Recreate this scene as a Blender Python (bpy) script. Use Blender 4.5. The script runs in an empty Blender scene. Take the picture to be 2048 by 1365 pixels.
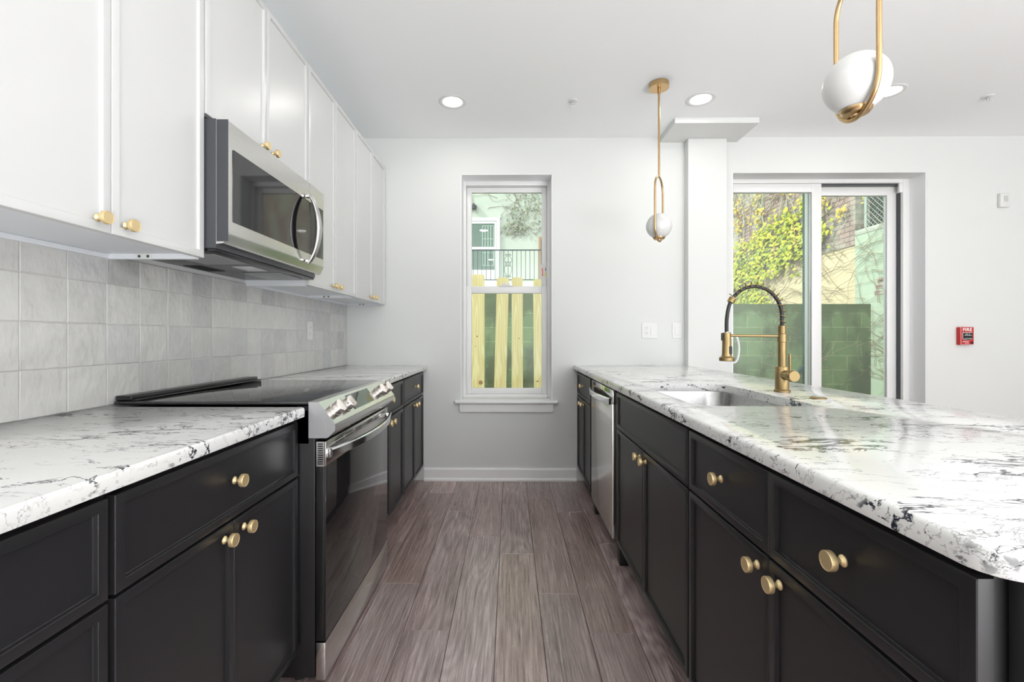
import bpy, bmesh, math, random
from mathutils import Vector, Matrix
rnd = random.Random(7)
sc = bpy.context.scene
PI = math.pi

# ------------------------------------------------------------------ camera
cd = bpy.data.cameras.new('camera'); cam = bpy.data.objects.new('camera', cd)
sc.collection.objects.link(cam); sc.camera = cam
cam.location = (0, 0, 1.135)
cam.rotation_euler = (PI/2, 0, math.radians(0.5))
cd.sensor_fit = 'HORIZONTAL'; cd.sensor_width = 36; cd.lens = 36*917/2048
cd.shift_x = 12/2048; cd.shift_y = -7.5/2048
cd.clip_start = 0.02; cd.clip_end = 200

# ------------------------------------------------------------------ world, sun, exposure
SKY_STRENGTH = 2.7
w = bpy.data.worlds.new('sky'); sc.world = w; w.use_nodes = True
bg = w.node_tree.nodes['Background']
bg.inputs[0].default_value = (0.90, 0.95, 1.0, 1); bg.inputs[1].default_value = SKY_STRENGTH
sl = bpy.data.lights.new('sun', 'SUN'); sl.energy = 3.2; sl.angle = math.radians(1.0); sl.color = (1.0, .94, .82)
sun = bpy.data.objects.new('sun', sl); sc.collection.objects.link(sun)
sun.rotation_euler = Vector((.72, .30, -.62)).to_track_quat('-Z', 'Y').to_euler()
DOWNLIGHT_W = 2.0
def fill_light(name, loc, rot, sx, sy, watts):       # unseen fill panels added behind the viewer to brighten the room
    l = bpy.data.lights.new(name, 'AREA'); l.shape = 'RECTANGLE'; l.size = sx; l.size_y = sy; l.energy = watts; l.color = (.955, .985, 1)
    o = bpy.data.objects.new(name, l); sc.collection.objects.link(o); o.location = loc; o.rotation_euler = rot
fill_light('fill_back', (3.0, -4.48, 1.45), (PI/2, 0, 0), 3.4, 2.3, 22)  # added panel in the back opening, soft fill from behind
fill_light('fill_upward', (2.4, -2.9, .03), (PI, 0, 0), 3.1, 2.7, 455)                # added upward panel near the floor, lifts the ceiling brightness
sc.view_settings.view_transform = 'Standard'; sc.view_settings.look = 'None'
sc.view_settings.exposure = 0.0; sc.view_settings.gamma = 1.0
sc.view_settings.use_curve_mapping = False
cy = sc.cycles
cy.max_bounces = 12; cy.diffuse_bounces = 6; cy.glossy_bounces = 5; cy.transparent_max_bounces = 16
cy.use_denoising = True; cy.sample_clamp_indirect = 6.0
cy.caustics_reflective = False; cy.caustics_refractive = False

# ------------------------------------------------------------------ materials
def newmat(name):
    m = bpy.data.materials.new(name); m.use_nodes = True
    return m, m.node_tree, m.node_tree.nodes['Principled BSDF']
def plain(name, col, rough=.5, metal=0., spec=.5, coat=0., emit=None, es=0.):
    m, nt, b = newmat(name)
    b.inputs['Base Color'].default_value = (*col, 1); b.inputs['Roughness'].default_value = rough
    b.inputs['Metallic'].default_value = metal; b.inputs['Specular IOR Level'].default_value = spec
    b.inputs['Coat Weight'].default_value = coat
    if emit: b.inputs['Emission Color'].default_value = (*emit, 1); b.inputs['Emission Strength'].default_value = es
    return m
class N:
    """small node helper"""
    def __init__(s, nt): s.nt = nt
    def node(s, t, **kw):
        n = s.nt.nodes.new(t)
        for k, v in kw.items(): setattr(n, k, v)
        return n
    def link(s, a, b): s.nt.links.new(a, b)
    def set(s, inp, v):
        if isinstance(v, bpy.types.NodeSocket): s.link(v, inp)
        else: inp.default_value = v
    def coord(s, which='Object'): return s.node('ShaderNodeTexCoord').outputs[which]
    def mapping(s, vec, scale=(1,1,1), loc=(0,0,0), rot=(0,0,0)):
        n = s.node('ShaderNodeMapping'); s.link(vec, n.inputs['Vector'])
        n.inputs['Scale'].default_value = scale; n.inputs['Location'].default_value = loc; n.inputs['Rotation'].default_value = rot
        return n.outputs[0]
    def noise(s, vec, scale, detail=3, rough=.5, out=0, dist=0.):
        n = s.node('ShaderNodeTexNoise'); s.link(vec, n.inputs['Vector'])
        n.inputs['Scale'].default_value = scale; n.inputs['Detail'].default_value = detail; n.inputs['Roughness'].default_value = rough
        n.inputs['Distortion'].default_value = dist
        return n.outputs[out]
    def ramp(s, fac, stops):
        n = s.node('ShaderNodeValToRGB'); s.link(fac, n.inputs[0]); e = n.color_ramp.elements
        while len(e) < len(stops): e.new(.5)
        for el, (p, c) in zip(e, stops):
            el.position = p; el.color = (*c, 1) if not isinstance(c, (int, float)) else (c, c, c, 1)
        return n.outputs[0]
    def math(s, op, a, b=0., clamp=False):
        n = s.node('ShaderNodeMath', operation=op, use_clamp=clamp); s.set(n.inputs[0], a); s.set(n.inputs[1], b); return n.outputs[0]
    def mix(s, fac, a, b, mode='MIX'):
        n = s.node('ShaderNodeMix', data_type='RGBA', blend_type=mode)
        s.set(n.inputs[0], fac)
        for i, v in ((6, a), (7, b)):
            if isinstance(v, tuple) and len(v) == 3: v = (*v, 1)
            s.set(n.inputs[i], v)
        return n.outputs[2]
    def bump(s, h, strength, dist=.01):
        n = s.node('ShaderNodeBump'); s.link(h, n.inputs['Height']); n.inputs['Strength'].default_value = strength
        n.inputs['Distance'].default_value = dist; return n.outputs[0]
    def island(s): return s.node('ShaderNodeNewGeometry').outputs['Random Per Island']

def paint(name, col, rough=.6, grain=.04):
    m, nt, b = newmat(name); n = N(nt)
    b.inputs['Base Color'].default_value = (*col, 1); b.inputs['Roughness'].default_value = rough
    n.link(n.bump(n.noise(n.coord(), 180, 2), grain, .002), b.inputs['Normal'])
    return m
M = {}
M['wall'] = paint('white wall paint', (.69, .70, .685), .65)
M['ceil'] = paint('ceiling paint', (.89, .905, .905), .8)
M['trim'] = plain('trim paint', (.84, .84, .84), .35)
M['reveal'] = plain('reveal paint with daylit lift', (.90, .91, .92), .5)  # whiter than the wall paint, stands in for outdoor light on the reveals
M['vinyl'] = plain('white vinyl', (.80, .80, .79), .35)
M['white_cab'] = plain('white cabinet lacquer', (.62, .62, .615), .32)
M['white_box'] = plain('white melamine', (.74, .76, .79), .4)
def black_cab():
    m, nt, b = newmat('black cabinet lacquer'); n = N(nt)
    b.inputs['Base Color'].default_value = (.017, .0165, .018, 1)
    b.inputs['Roughness'].default_value = .36
    n.link(n.bump(n.noise(n.coord(), 900, 2), .06, .001), b.inputs['Normal'])
    return m
M['black_cab'] = black_cab()
M['black_gap'] = plain('black carcass', (.008, .008, .009), .5)
M['kick'] = plain('toe kick black', (.012, .012, .012), .45)
M['black_enamel'] = plain('black enamel', (.010, .010, .011), .25)
M['dark_plastic'] = plain('dark grey plastic', (.05, .053, .06), .35)
M['black_rubber'] = plain('black rubber', (.016, .016, .018), .45)
M['black_glass'] = plain('black glass', (.006, .006, .007), .04, spec=.9)
M['oven_glass'] = plain('oven glass', (.012, .011, .011), .05, spec=1.0)
M['white_plastic'] = plain('white plastic', (.70, .70, .69), .3)
M['shadow_slot'] = plain('slot black', (.006, .006, .006), .6)
M['opal'] = plain('opal glass', (.67, .67, .66), .3)
M['red'] = plain('red enamel', (.48, .012, .012), .3)
M['white_ink'] = plain('white ink', (.85, .82, .80), .5)
M['blue_tape'] = plain('blue masking film', (.22, .42, .72), .5)
M['lamp'] = plain('lit diffuser', (.9, .9, .9), .5, emit=(1, .97, .93), es=14)
def brushed(name, col, rough, axis=(1, 40, 40), aniso=.0, bumpv=.03):
    m, nt, b = newmat(name); n = N(nt)
    v = n.mapping(n.coord(), axis)
    f = n.noise(v, 30, 2)
    b.inputs['Metallic'].default_value = 1
    n.link(n.ramp(f, [(.3, tuple(c*.88 for c in col)), (.7, col)]), b.inputs['Base Color'])
    n.link(n.math('ADD', n.math('MULTIPLY', f, .12), rough-.06), b.inputs['Roughness'])
    n.link(n.bump(f, bumpv, .001), b.inputs['Normal'])
    return m
M['steel'] = brushed('brushed stainless', (.76, .75, .73), .24, (40, 1, 40))
M['steel_v'] = brushed('brushed stainless front', (.78, .765, .74), .20, (40, 1, 60))
M['chrome'] = plain('polished steel', (.76, .76, .77), .10, 1)
M['sink_steel'] = brushed('sink steel', (.44, .435, .43), .28, (40, 40, 2))
M['gold'] = brushed('brushed brass', (.60, .41, .21), .30, (60, 60, 4))
M['gold_knob'] = plain('satin champagne brass', (.86, .67, .37), .40, .8)
M['faucet'] = brushed('brushed bronze gold', (.36, .26, .125), .32, (60, 60, 3))
M['knob_steel'] = plain('knob steel', (.62, .58, .55), .28, 1)

def marble():
    m, nt, b = newmat('white quartz with dark veins'); n = N(nt)
    co = n.coord('Object')
    warp = n.node('ShaderNodeVectorMath', operation='MULTIPLY_ADD')
    n.link(n.noise(co, 2.2, 3, .5, out=1), warp.inputs[0]); warp.inputs[1].default_value = (.25, .25, .25); n.link(co, warp.inputs[2])
    p = warp.outputs[0]
    def streak(scale, w_lo, w_hi, mlo, mhi, loc, strength):
        q = n.mapping(p, scale, loc=loc, rot=(0, 0, .16))
        r = n.math('ABSOLUTE', n.math('SUBTRACT', n.noise(q, 1.0, 6, .62), .5))
        mk = n.ramp(n.noise(n.mapping(co, (2.4, 5.0, 5.0), loc=loc), 1.5, 5, .62), [(mlo, 0.), (mhi, 1.)])
        wd = n.math('ADD', n.math('MULTIPLY', mk, w_hi), w_lo)
        v = n.math('SUBTRACT', 1.0, n.math('DIVIDE', r, wd), clamp=True)
        return n.math('MULTIPLY', n.math('POWER', v, .6), n.math('MULTIPLY', n.ramp(mk, [(0., 0.), (.25, 1.)]), strength))
    tot = n.math('MAXIMUM', streak((2.6, 9.0, 9.0), .001, .030, .49, .66, (1.3, .4, 0), 1.0), streak((4.5, 17., 17.), .001, .018, .53, .68, (5, 3, 1), .85))
    tot = n.math('MAXIMUM', tot, streak((3.4, 12., 12.), .004, .006, .42, .60, (9, 7, 2), .38))
    # cut edges show denser speckle
    gz = n.node('ShaderNodeSeparateXYZ'); n.link(n.node('ShaderNodeNewGeometry').outputs['Normal'], gz.inputs[0])
    side = n.math('SUBTRACT', 1.0, n.math('ABSOLUTE', gz.outputs[2]), clamp=True)
    sp = n.math('MULTIPLY', n.ramp(n.noise(n.mapping(co, (1, .55, 1)), 75, 4, .6), [(.56, 0.), (.62, .9)]), n.ramp(n.noise(co, 9, 3), [(.46, 0.1), (.60, 1.)]))
    tot = n.math('MAXIMUM', tot, n.math('MULTIPLY', sp, side))
    base = n.mix(n.ramp(n.noise(co, 4, 4), [(.38, 0.), (.68, 1.)]), (.74, .735, .72), (.67, .67, .665))
    tot = n.math('MULTIPLY', tot, 1.25, True)
    col = n.mix(tot, base, (.020, .024, .036))
    n.link(col, b.inputs['Base Color']); b.inputs['Roughness'].default_value = .13; b.inputs['Specular IOR Level'].default_value = .5
    return m
M['marble'] = marble()

def wood_floor():
    m, nt, b = newmat('grey brown oak planks'); n = N(nt)
    isl = n.island(); co = n.coord('Object')
    off = n.node('ShaderNodeCombineXYZ'); n.link(n.math('MULTIPLY', isl, 37.), off.inputs[0]); n.link(n.math('MULTIPLY', isl, 91.), off.inputs[1])
    add = n.node('ShaderNodeVectorMath', operation='ADD'); n.link(co, add.inputs[0]); n.link(off.outputs[0], add.inputs[1])
    p = add.outputs[0]
    cath = n.noise(n.mapping(p, (4.5, .55, 1)), 1.0, 2, .5)
    rings = n.math('ADD', n.math('MULTIPLY', n.math('SINE', n.math('MULTIPLY', cath, 170.)), .5), .5)
    fibre = n.noise(n.mapping(p, (95, 3.0, 1)), 1.5, 6, .68)
    broad = n.noise(n.mapping(p, (11, .9, 1)), 1.3, 4, .6)
    ringy = n.math('MULTIPLY', rings, n.ramp(n.math('FRACT', n.math('MULTIPLY', isl, 7.31)), [(.55, .02), (.85, .08)]))
    grain = n.math('ADD', n.math('ADD', n.math('MULTIPLY', fibre, .70), ringy), n.math('MULTIPLY', broad, .22))
    c1 = n.ramp(grain, [(.34, (.125, .076, .058)), (.50, (.38, .250, .215)), (.64, (.63, .475, .43))])
    c2 = n.ramp(grain, [(.34, (.130, .094, .088)), (.50, (.38, .295, .290)), (.64, (.63, .52, .515))])
    tone = n.math('ADD', n.math('MULTIPLY', isl, .70), n.math('MULTIPLY', broad, .5))
    c = n.mix(n.ramp(tone, [(.25, .25), (.9, .85)]), c1, c2)
    c = n.mix(1.0, c, n.ramp(n.math('FRACT', n.math('MULTIPLY', isl, 3.77)), [(0., .80), (1., 1.08)]), 'MULTIPLY')
    n.link(c, b.inputs['Base Color'])
    n.link(n.ramp(fibre, [(.3, .34), (.7, .24)]), b.inputs['Roughness']); b.inputs['IOR'].default_value = 1.85
    n.link(n.bump(n.math('ADD', fibre, n.math('MULTIPLY', rings, .15)), .45, .0015), b.inputs['Normal'])
    return m
M['floor'] = wood_floor()

def zellige():
    m, nt, b = newmat('glazed hand made tile'); n = N(nt)
    isl = n.island(); co = n.coord('Object')
    off = n.node('ShaderNodeCombineXYZ'); n.link(n.math('MULTIPLY', isl, 53.), off.inputs[0]); n.link(n.math('MULTIPLY', isl, 17.), off.inputs[2])
    add = n.node('ShaderNodeVectorMath', operation='ADD'); n.link(co, add.inputs[0]); n.link(off.outputs[0], add.inputs[1])
    cloud = n.noise(add.outputs[0], 14, 4, .6)
    base = n.ramp(isl, [(0., (.41, .41, .405)), (.3, (.55, .54, .525)), (.7, (.59, .58, .56)), (1., (.48, .485, .49))])
    c = n.mix(n.ramp(cloud, [(.35, 0.), (.7, .35)]), base, (.66, .65, .63))
    n.link(c, b.inputs['Base Color']); b.inputs['Roughness'].default_value = .07; b.inputs['Specular IOR Level'].default_value = .6
    h = n.math('ADD', n.noise(add.outputs[0], 13, 2), n.math('MULTIPLY', n.noise(n.mapping(add.outputs[0], (1, 1.6, .8)), 45, 2), .22))
    n.link(n.bump(h, .75, .012), b.inputs['Normal'])
    return m
M['tile'] = zellige()
M['grout'] = plain('grout', (.56, .55, .53), .8)

def glass_pane():
    m = bpy.data.materials.new('window glass'); m.use_nodes = True; nt = m.node_tree; n = N(nt)
    nt.nodes.remove(nt.nodes['Principled BSDF']); out = nt.nodes['Material Output']
    tr = n.node('ShaderNodeBsdfTransparent'); tr.inputs[0].default_value = (.955, .985, .95, 1)
    gl = n.node('ShaderNodeBsdfGlossy'); gl.inputs['Roughness'].default_value = 0.0; gl.inputs[0].default_value = (.9, .95, 1, 1)
    fr = n.node('ShaderNodeFresnel'); fr.inputs[0].default_value = 1.45
    mx = n.node('ShaderNodeMixShader'); n.link(n.math('MULTIPLY', fr.outputs[0], 1.0), mx.inputs[0]); n.link(tr.outputs[0], mx.inputs[1]); n.link(gl.outputs[0], mx.inputs[2])
    n.link(mx.outputs[0], out.inputs[0])
    return m
M['glass'] = glass_pane()

def masonry(name, cols, mortar, bw, bh, msize, plane, stain=None, stain_amt=.5, seed=0, bumpv=.4, moss_from=None):
    """running-bond masonry laid out in metres on the wall's own plane ('yz' or 'xz')"""
    m, nt, b = newmat(name); n = N(nt)
    sx = n.node('ShaderNodeSeparateXYZ'); co = n.coord('Object'); n.link(co, sx.inputs[0])
    cb = n.node('ShaderNodeCombineXYZ'); n.link(sx.outputs[1 if plane == 'yz' else 0], cb.inputs[0]); n.link(sx.outputs[2], cb.inputs[1])
    br = n.node('ShaderNodeTexBrick'); n.link(cb.outputs[0], br.inputs['Vector'])
    br.inputs['Scale'].default_value = 1; br.inputs['Brick Width'].default_value = bw; br.inputs['Row Height'].default_value = bh
    br.inputs['Mortar Size'].default_value = msize; br.inputs['Mortar Smooth'].default_value = .3; br.inputs['Bias'].default_value = 0
    br.inputs['Color1'].default_value = (*cols[0], 1); br.inputs['Color2'].default_value = (*cols[1], 1); br.inputs['Mortar'].default_value = (*mortar, 1)
    c = br.outputs[0]
    c = n.mix(n.ramp(n.noise(co, 9, 5, .65), [(.35, 0.), (.75, .35)]), c, tuple(x*.55 for x in cols[0]))
    if stain: c = n.mix(n.ramp(n.noise(n.mapping(co, (1, 1, .55), loc=(seed, 0, 0)), 1.9, 6, .65), [(.44, 0.), (.56, stain_amt)]), c, stain)
    if moss_from is not None:      # moss growing down from the coping in an uneven band
        edge = n.math('ADD', n.math('SUBTRACT', sx.outputs[2], moss_from), n.math('MULTIPLY', n.math('SUBTRACT', n.noise(co, 3.5, 5, .65), .5), .55))
        c = n.mix(n.math('MULTIPLY', n.math('MULTIPLY', edge, 9., True), .85), c, (.055, .075, .02))
    n.link(c, b.inputs['Base Color']); b.inputs['Roughness'].default_value = .9
    h = n.math('ADD', n.math('MULTIPLY', br.outputs[1], -1.), n.math('MULTIPLY', n.noise(co, 40, 4), .5))
    n.link(n.bump(h, bumpv, .01), b.inputs['Normal'])
    return m
M['brick'] = masonry('weathered pink brick', ((.46, .33, .30), (.36, .28, .26)), (.15, .13, .11), .22, .075, .008, 'yz', (.46, .50, .41), .6, bumpv=.8)
M['brick_green'] = masonry('green painted brick', ((.34, .42, .30), (.42, .34, .30)), (.52, .54, .46), .22, .075, .008, 'yz', (.20, .26, .16), .6, 3)
M['mint_block'] = masonry('mint painted block', ((.44, .54, .43), (.41, .51, .40)), (.56, .58, .43), .40, .20, .008, 'yz', (.40, .52, .40), .5, 2, .2)
M['moss_block'] = masonry('mossy green block', ((.16, .235, .095), (.115, .175, .065)), (.27, .33, .17), .40, .20, .006, 'xz', (.06, .075, .028), .9, 5, .6, .52)
def stucco(name, col, col2, scale=2.):
    m, nt, b = newmat(name); n = N(nt); co = n.coord()
    n.link(n.mix(n.ramp(n.noise(co, scale, 6, .65), [(.4, 0.), (.66, 1.)]), col, col2), b.inputs['Base Color'])
    b.inputs['Roughness'].default_value = .9
    n.link(n.bump(n.noise(co, 30, 4), .3, .01), b.inputs['Normal'])
    return m
M['yellow_stucco'] = stucco('cream yellow stucco', (.66, .585, .39), (.58, .51, .34))
M['mint_stucco'] = stucco('pale mint stucco', (.47, .51, .45), (.41, .46, .39), .8)
M['concrete'] = stucco('concrete', (.42, .43, .38), (.32, .34, .29))
def pine():
    m, nt, b = newmat('treated pine'); n = N(nt); isl = n.island(); co = n.coord()
    off = n.node('ShaderNodeCombineXYZ'); n.link(n.math('MULTIPLY', isl, 9.), off.inputs[0])
    add = n.node('ShaderNodeVectorMath', operation='ADD'); n.link(co, add.inputs[0]); n.link(off.outputs[0], add.inputs[1])
    r = n.math('SINE', n.math('MULTIPLY', n.noise(n.mapping(add.outputs[0], (7, 7, .7)), 1, 2), 60.))
    n.link(n.ramp(r, [(0., (.53, .43, .185)), (1., (.62, .545, .285))]), b.inputs['Base Color'])
    b.inputs['Roughness'].default_value = .75
    return m
M['pine'] = pine()
M['pine_knot'] = plain('pine knot', (.26, .12, .04), .7)
def leafmat(name, cols):
    m, nt, b = newmat(name); n = N(nt)
    n.link(n.ramp(n.island(), [(i/(len(cols)-1), c) for i, c in enumerate(cols)]), b.inputs['Base Color'])
    b.inputs['Roughness'].default_value = .55
    return m
M['ivy'] = leafmat('ivy leaf', [(.13, .20, .008), (.34, .40, .012), (.50, .48, .02), (.24, .32, .012)])
M['ivy_young'] = leafmat('young ivy leaf', [(.60, .42, .06), (.64, .54, .08), (.48, .30, .10), (.50, .50, .08)])
M['ivy_dry'] = leafmat('dry ivy', [(.14, .16, .10), (.26, .24, .22), (.20, .26, .12), (.34, .30, .28)])
M['vine'] = plain('vine stem', (.24, .19, .11), .9)
M['vine_pale'] = plain('pale vine stem', (.42, .45, .33), .9)
M['green_steel'] = plain('dark green painted steel', (.016, .062, .042), .6)
M['iron'] = plain('black wrought iron', (.018, .03, .035), .5)
M['galv'] = plain('galvanised wire', (.38, .44, .40), .5, .6)
M['house_white'] = plain('white door paint', (.78, .83, .80), .5)
M['house_glass'] = plain('house glass', (.11, .16, .13), .12, spec=.4)
M['brown_wood'] = plain('brown stained wood', (.30, .17, .08), .7)
M['soil'] = stucco('soil', (.14, .12, .08), (.09, .08, .05))
M['lab_red'] = plain('red print', (.80, .22, .16), .5)
M['lab_yel'] = plain('yellow print', (.78, .72, .10), .5)
M['lab_blk'] = plain('black print', (.05, .05, .05), .5)
M['mesh_filter'] = brushed('grease filter mesh', (.45, .46, .47), .4, (300, 300, 300), bumpv=.8)
M['lens'] = plain('lamp lens', (.7, .72, .72), .3)

# ------------------------------------------------------------------ mesh helpers
class MB:
    def __init__(s): s.bm = bmesh.new(); s.mi = 0
    def _mark(s, faces):
        for f in faces: f.material_index = s.mi
    def box(s, lo, hi, bev=0., seg=2):
        lo, hi = Vector([min(a, b) for a, b in zip(lo, hi)]), Vector([max(a, b) for a, b in zip(lo, hi)])
        c = (lo+hi)/2; d = hi-lo
        g = bmesh.ops.create_cube(s.bm, size=1, matrix=Matrix.Translation(c) @ Matrix.Diagonal((*d, 1)))
        fs = {f for v in g['verts'] for f in v.link_faces}
        s._mark(fs)
        if bev > 0:
            es = list({e for v in g['verts'] for e in v.link_edges})
            r = bmesh.ops.bevel(s.bm, geom=es, offset=min(bev, min(d)*.45), segments=seg, affect='EDGES', profile=.5)
            s._mark(r['faces'])
        return s
    def loops(s, rings, closed=True, cap0=False, cap1=False):
        vs = [[s.bm.verts.new(p) for p in r] for r in rings]
        fs = []
        for a, b in zip(vs, vs[1:]):
            k = len(a)
            for i in range(k if closed else k-1):
                j = (i+1) % k
                fs.append(s.bm.faces.new((a[i], a[j], b[j], b[i])))
        if cap0: fs.append(s.bm.faces.new(vs[0][::-1]))
        if cap1: fs.append(s.bm.faces.new(vs[-1]))
        s._mark(fs); return vs
    def prism(s, poly, f0, f1):
        """poly: 2D points; f0/f1 map a point to 3D at each end"""
        s.loops([[f0(p) for p in poly], [f1(p) for p in poly]], True, True, True); return s
    def tube(s, pts, r, seg=10, closed=False, caps=True):
        pts = [Vector(p) for p in pts]; n = len(pts)
        rs = r if isinstance(r, (list, tuple)) else [r]*n
        tang = []
        for i in range(n):
            a = pts[(i-1) % n] if (closed or i > 0) else pts[i]
            b = pts[(i+1) % n] if (closed or i < n-1) else pts[i]
            tang.append((b-a).normalized())
        up = Vector((0, 0, 1)) if abs(tang[0].z) < .9 else Vector((1, 0, 0))
        nrm = (up - tang[0]*up.dot(tang[0])).normalized()
        rings = []
        for i in range(n):
            nrm = (nrm - tang[i]*nrm.dot(tang[i])).normalized(); bn = tang[i].cross(nrm)
            rings.append([pts[i] + (nrm*math.cos(2*PI*k/seg) + bn*math.sin(2*PI*k/seg))*rs[i] for k in range(seg)])
        if closed: rings.append(rings[0])
        if closed:
            vs = [[s.bm.verts.new(p) for p in r_] for r_ in rings[:-1]]; vs.append(vs[0]); fs = []
            for a, b in zip(vs, vs[1:]):
                for i in range(seg):
                    j = (i+1) % seg; fs.append(s.bm.faces.new((a[i], a[j], b[j], b[i])))
            s._mark(fs)
        else: s.loops(rings, True, caps, caps)
        return s
    def lathe(s, prof, o, axis, seg=24, ridge=0., caps=True):
        """prof: (radius, height along axis)"""
        o = Vector(o); ax = Vector(axis).normalized()
        up = Vector((0, 0, 1)) if abs(ax.z) < .9 else Vector((1, 0, 0))
        u = (up - ax*up.dot(ax)).normalized(); v = ax.cross(u)
        rings = []
        for item in prof:
            r, h = item[0], item[1]; rg = ridge if len(item) > 2 else 0
            rings.append([o + ax*h + (u*math.cos(2*PI*k/seg) + v*math.sin(2*PI*k/seg))*(max(r, 1e-5) - (rg if k % 2 else 0)) for k in range(seg)])
        s.loops(rings, True, caps, caps); return s
    def sphere(s, c, r, seg=40, rings=24, sz=1.):
        bmesh_v = bmesh.ops.create_uvsphere(s.bm, u_segments=seg, v_segments=rings, radius=1, matrix=Matrix.Translation(c) @ Matrix.Diagonal((r, r, r*sz, 1)))
        s._mark({f for v in bmesh_v['verts'] for f in v.link_faces}); return s
    def poly(s, pts): s._mark([s.bm.faces.new([s.bm.verts.new(p) for p in pts])]); return s

WLOC = {}
def build(name, mb, mat, parent=None, smooth=35, props=None, recalc=True):
    bm = mb.bm
    if recalc: bmesh.ops.recalc_face_normals(bm, faces=bm.faces)
    vs = [v.co for v in bm.verts]
    lo = Vector([min(v[i] for v in vs) for i in range(3)]); hi = Vector([max(v[i] for v in vs) for i in range(3)])
    c = (lo+hi)/2
    if parent is None: c.z = lo.z
    bmesh.ops.translate(bm, verts=bm.verts, vec=-c)
    me = bpy.data.meshes.new(name); bm.to_mesh(me); bm.free()
    for m in (mat if isinstance(mat, (list, tuple)) else [mat]): me.materials.append(m)
    if smooth:
        for p in me.polygons: p.use_smooth = True
        me.set_sharp_from_angle(angle=math.radians(smooth))
    o = bpy.data.objects.new(name, me); sc.collection.objects.link(o)
    if parent is not None: o.parent = parent; o.location = c - WLOC[parent]
    else: o.location = c
    WLOC[o] = c
    if props: tag(o, *props)
    return o
def inst(src, name, offset, parent):
    """copy of a part's object (shared mesh) under another parent, placed at a world point"""
    o = src.copy(); o.name = name; sc.collection.objects.link(o); o.parent = parent
    o.location = Vector(offset) - WLOC[parent]; WLOC[o] = Vector(offset); return o
def tag(o, label, cat, group=None, kind=None):
    if label: o['label'] = label
    if cat: o['category'] = cat
    if group: o['group'] = group
    if kind: o['kind'] = kind
    return o
def empty(name, loc, label, cat, group=None, kind=None):
    o = bpy.data.objects.new(name, None); sc.collection.objects.link(o); o.location = loc; o.empty_display_size = .1
    WLOC[o] = Vector(loc); return tag(o, label, cat, group, kind)
def struct(name, mb, mat, parent=None, smooth=0):
    o = build(name, mb, mat, parent, smooth)
    if parent is None: o['kind'] = 'structure'
    return o
def rrect(x0, x1, y0, y1, r, seg=6):
    pts = []
    for cx, cy_, a0 in ((x1-r, y1-r, 0), (x0+r, y1-r, PI/2), (x0+r, y0+r, PI), (x1-r, y0+r, 1.5*PI)):
        for k in range(seg+1):
            a = a0 + PI/2*k/seg; pts.append((cx+r*math.cos(a), cy_+r*math.sin(a)))
    return pts

# ------------------------------------------------------------------ key dimensions (metres, camera stands over the origin)
XW = -1.301      # left wall plane (tiles stand 8 mm proud)
YF = 3.63        # far wall plane
ZC = 2.713       # ceiling
XR, YB = 4.9, -4.5
ZTOP, ZBOT = .914, .881   # worktop

# ------------------------------------------------------------------ room shell
def wall_cells(mb, xs, zs, holes, y0, y1):
    for i in range(len(xs)-1):
        for j in range(len(zs)-1):
            if (i, j) in holes: continue
            mb.box((xs[i], y0, zs[j]), (xs[i+1], y1, zs[j+1]))
WX0, WX1, WZ0, WZ1 = -.391, .336, .615, 2.43      # window opening
DX0, DX1, DZ1 = 1.752, 3.272, 2.437               # sliding door opening
mb = MB(); wall_cells(mb, [XW-.2, WX0, WX1, DX0, DX1, XR+.2], [0, WZ0, WZ1, ZC+.1], {(1, 1), (3, 0), (3, 1)}, YF, 3.90)
struct('wall_far', mb, M['wall'])
mb = MB(); mb.box((XW-.2, YB-.2, 0), (XW, YF, ZC+.1)); struct('wall_left', mb, M['wall'])
mb = MB(); mb.box((XR, YB-.2, 0), (XR+.2, YF, ZC+.1)); struct('wall_right', mb, M['wall'])
mb = MB()      # unseen back wall, its wide opening added for the fill panel
for a, b, z0, z1 in ((XW, 1.25, 0, ZC+.1), (4.75, XR, 0, ZC+.1), (1.25, 4.75, 0, .25), (1.25, 4.75, 2.62, ZC+.1)): mb.box((a, YB-.2, z0), (b, YB, z1))
struct('wall_back', mb, M['wall'])
mb = MB(); mb.box((XW, YB, ZC), (XR, YF, ZC+.1)); struct('ceiling', mb, M['ceil'])
mb = MB(); mb.box((1.377, 3.555, 0), (1.675, YF-.0005, ZC-.041), .003); struct('wall_column', mb, M['wall'])
mb = MB(); mb.box((1.183, 3.30, ZC-.040), (1.788, YF-.0005, ZC-.0005), .002); struct('trim_1', mb, M['wall'])   # dropped box above the column
def baseboard(name, x0, x1, y):
    m_ = MB()
    prof = [(0, 0), (-.026, 0), (-.026, .012), (-.018, .022), (-.015, .024), (-.015, .088), (-.010, .098), (-.002, .101), (0, .101)]
    m_.prism(prof, lambda p: Vector((x0, y+p[0], p[1]+.0005)), lambda p: Vector((x1, y+p[0], p[1]+.0005)))
    struct(name, m_, M['trim'])
baseboard('baseboard_far', -.678, .524, YF-.0005)
baseboard('baseboard_right', DX1+.01, XR-.01, YF-.0005)
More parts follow.
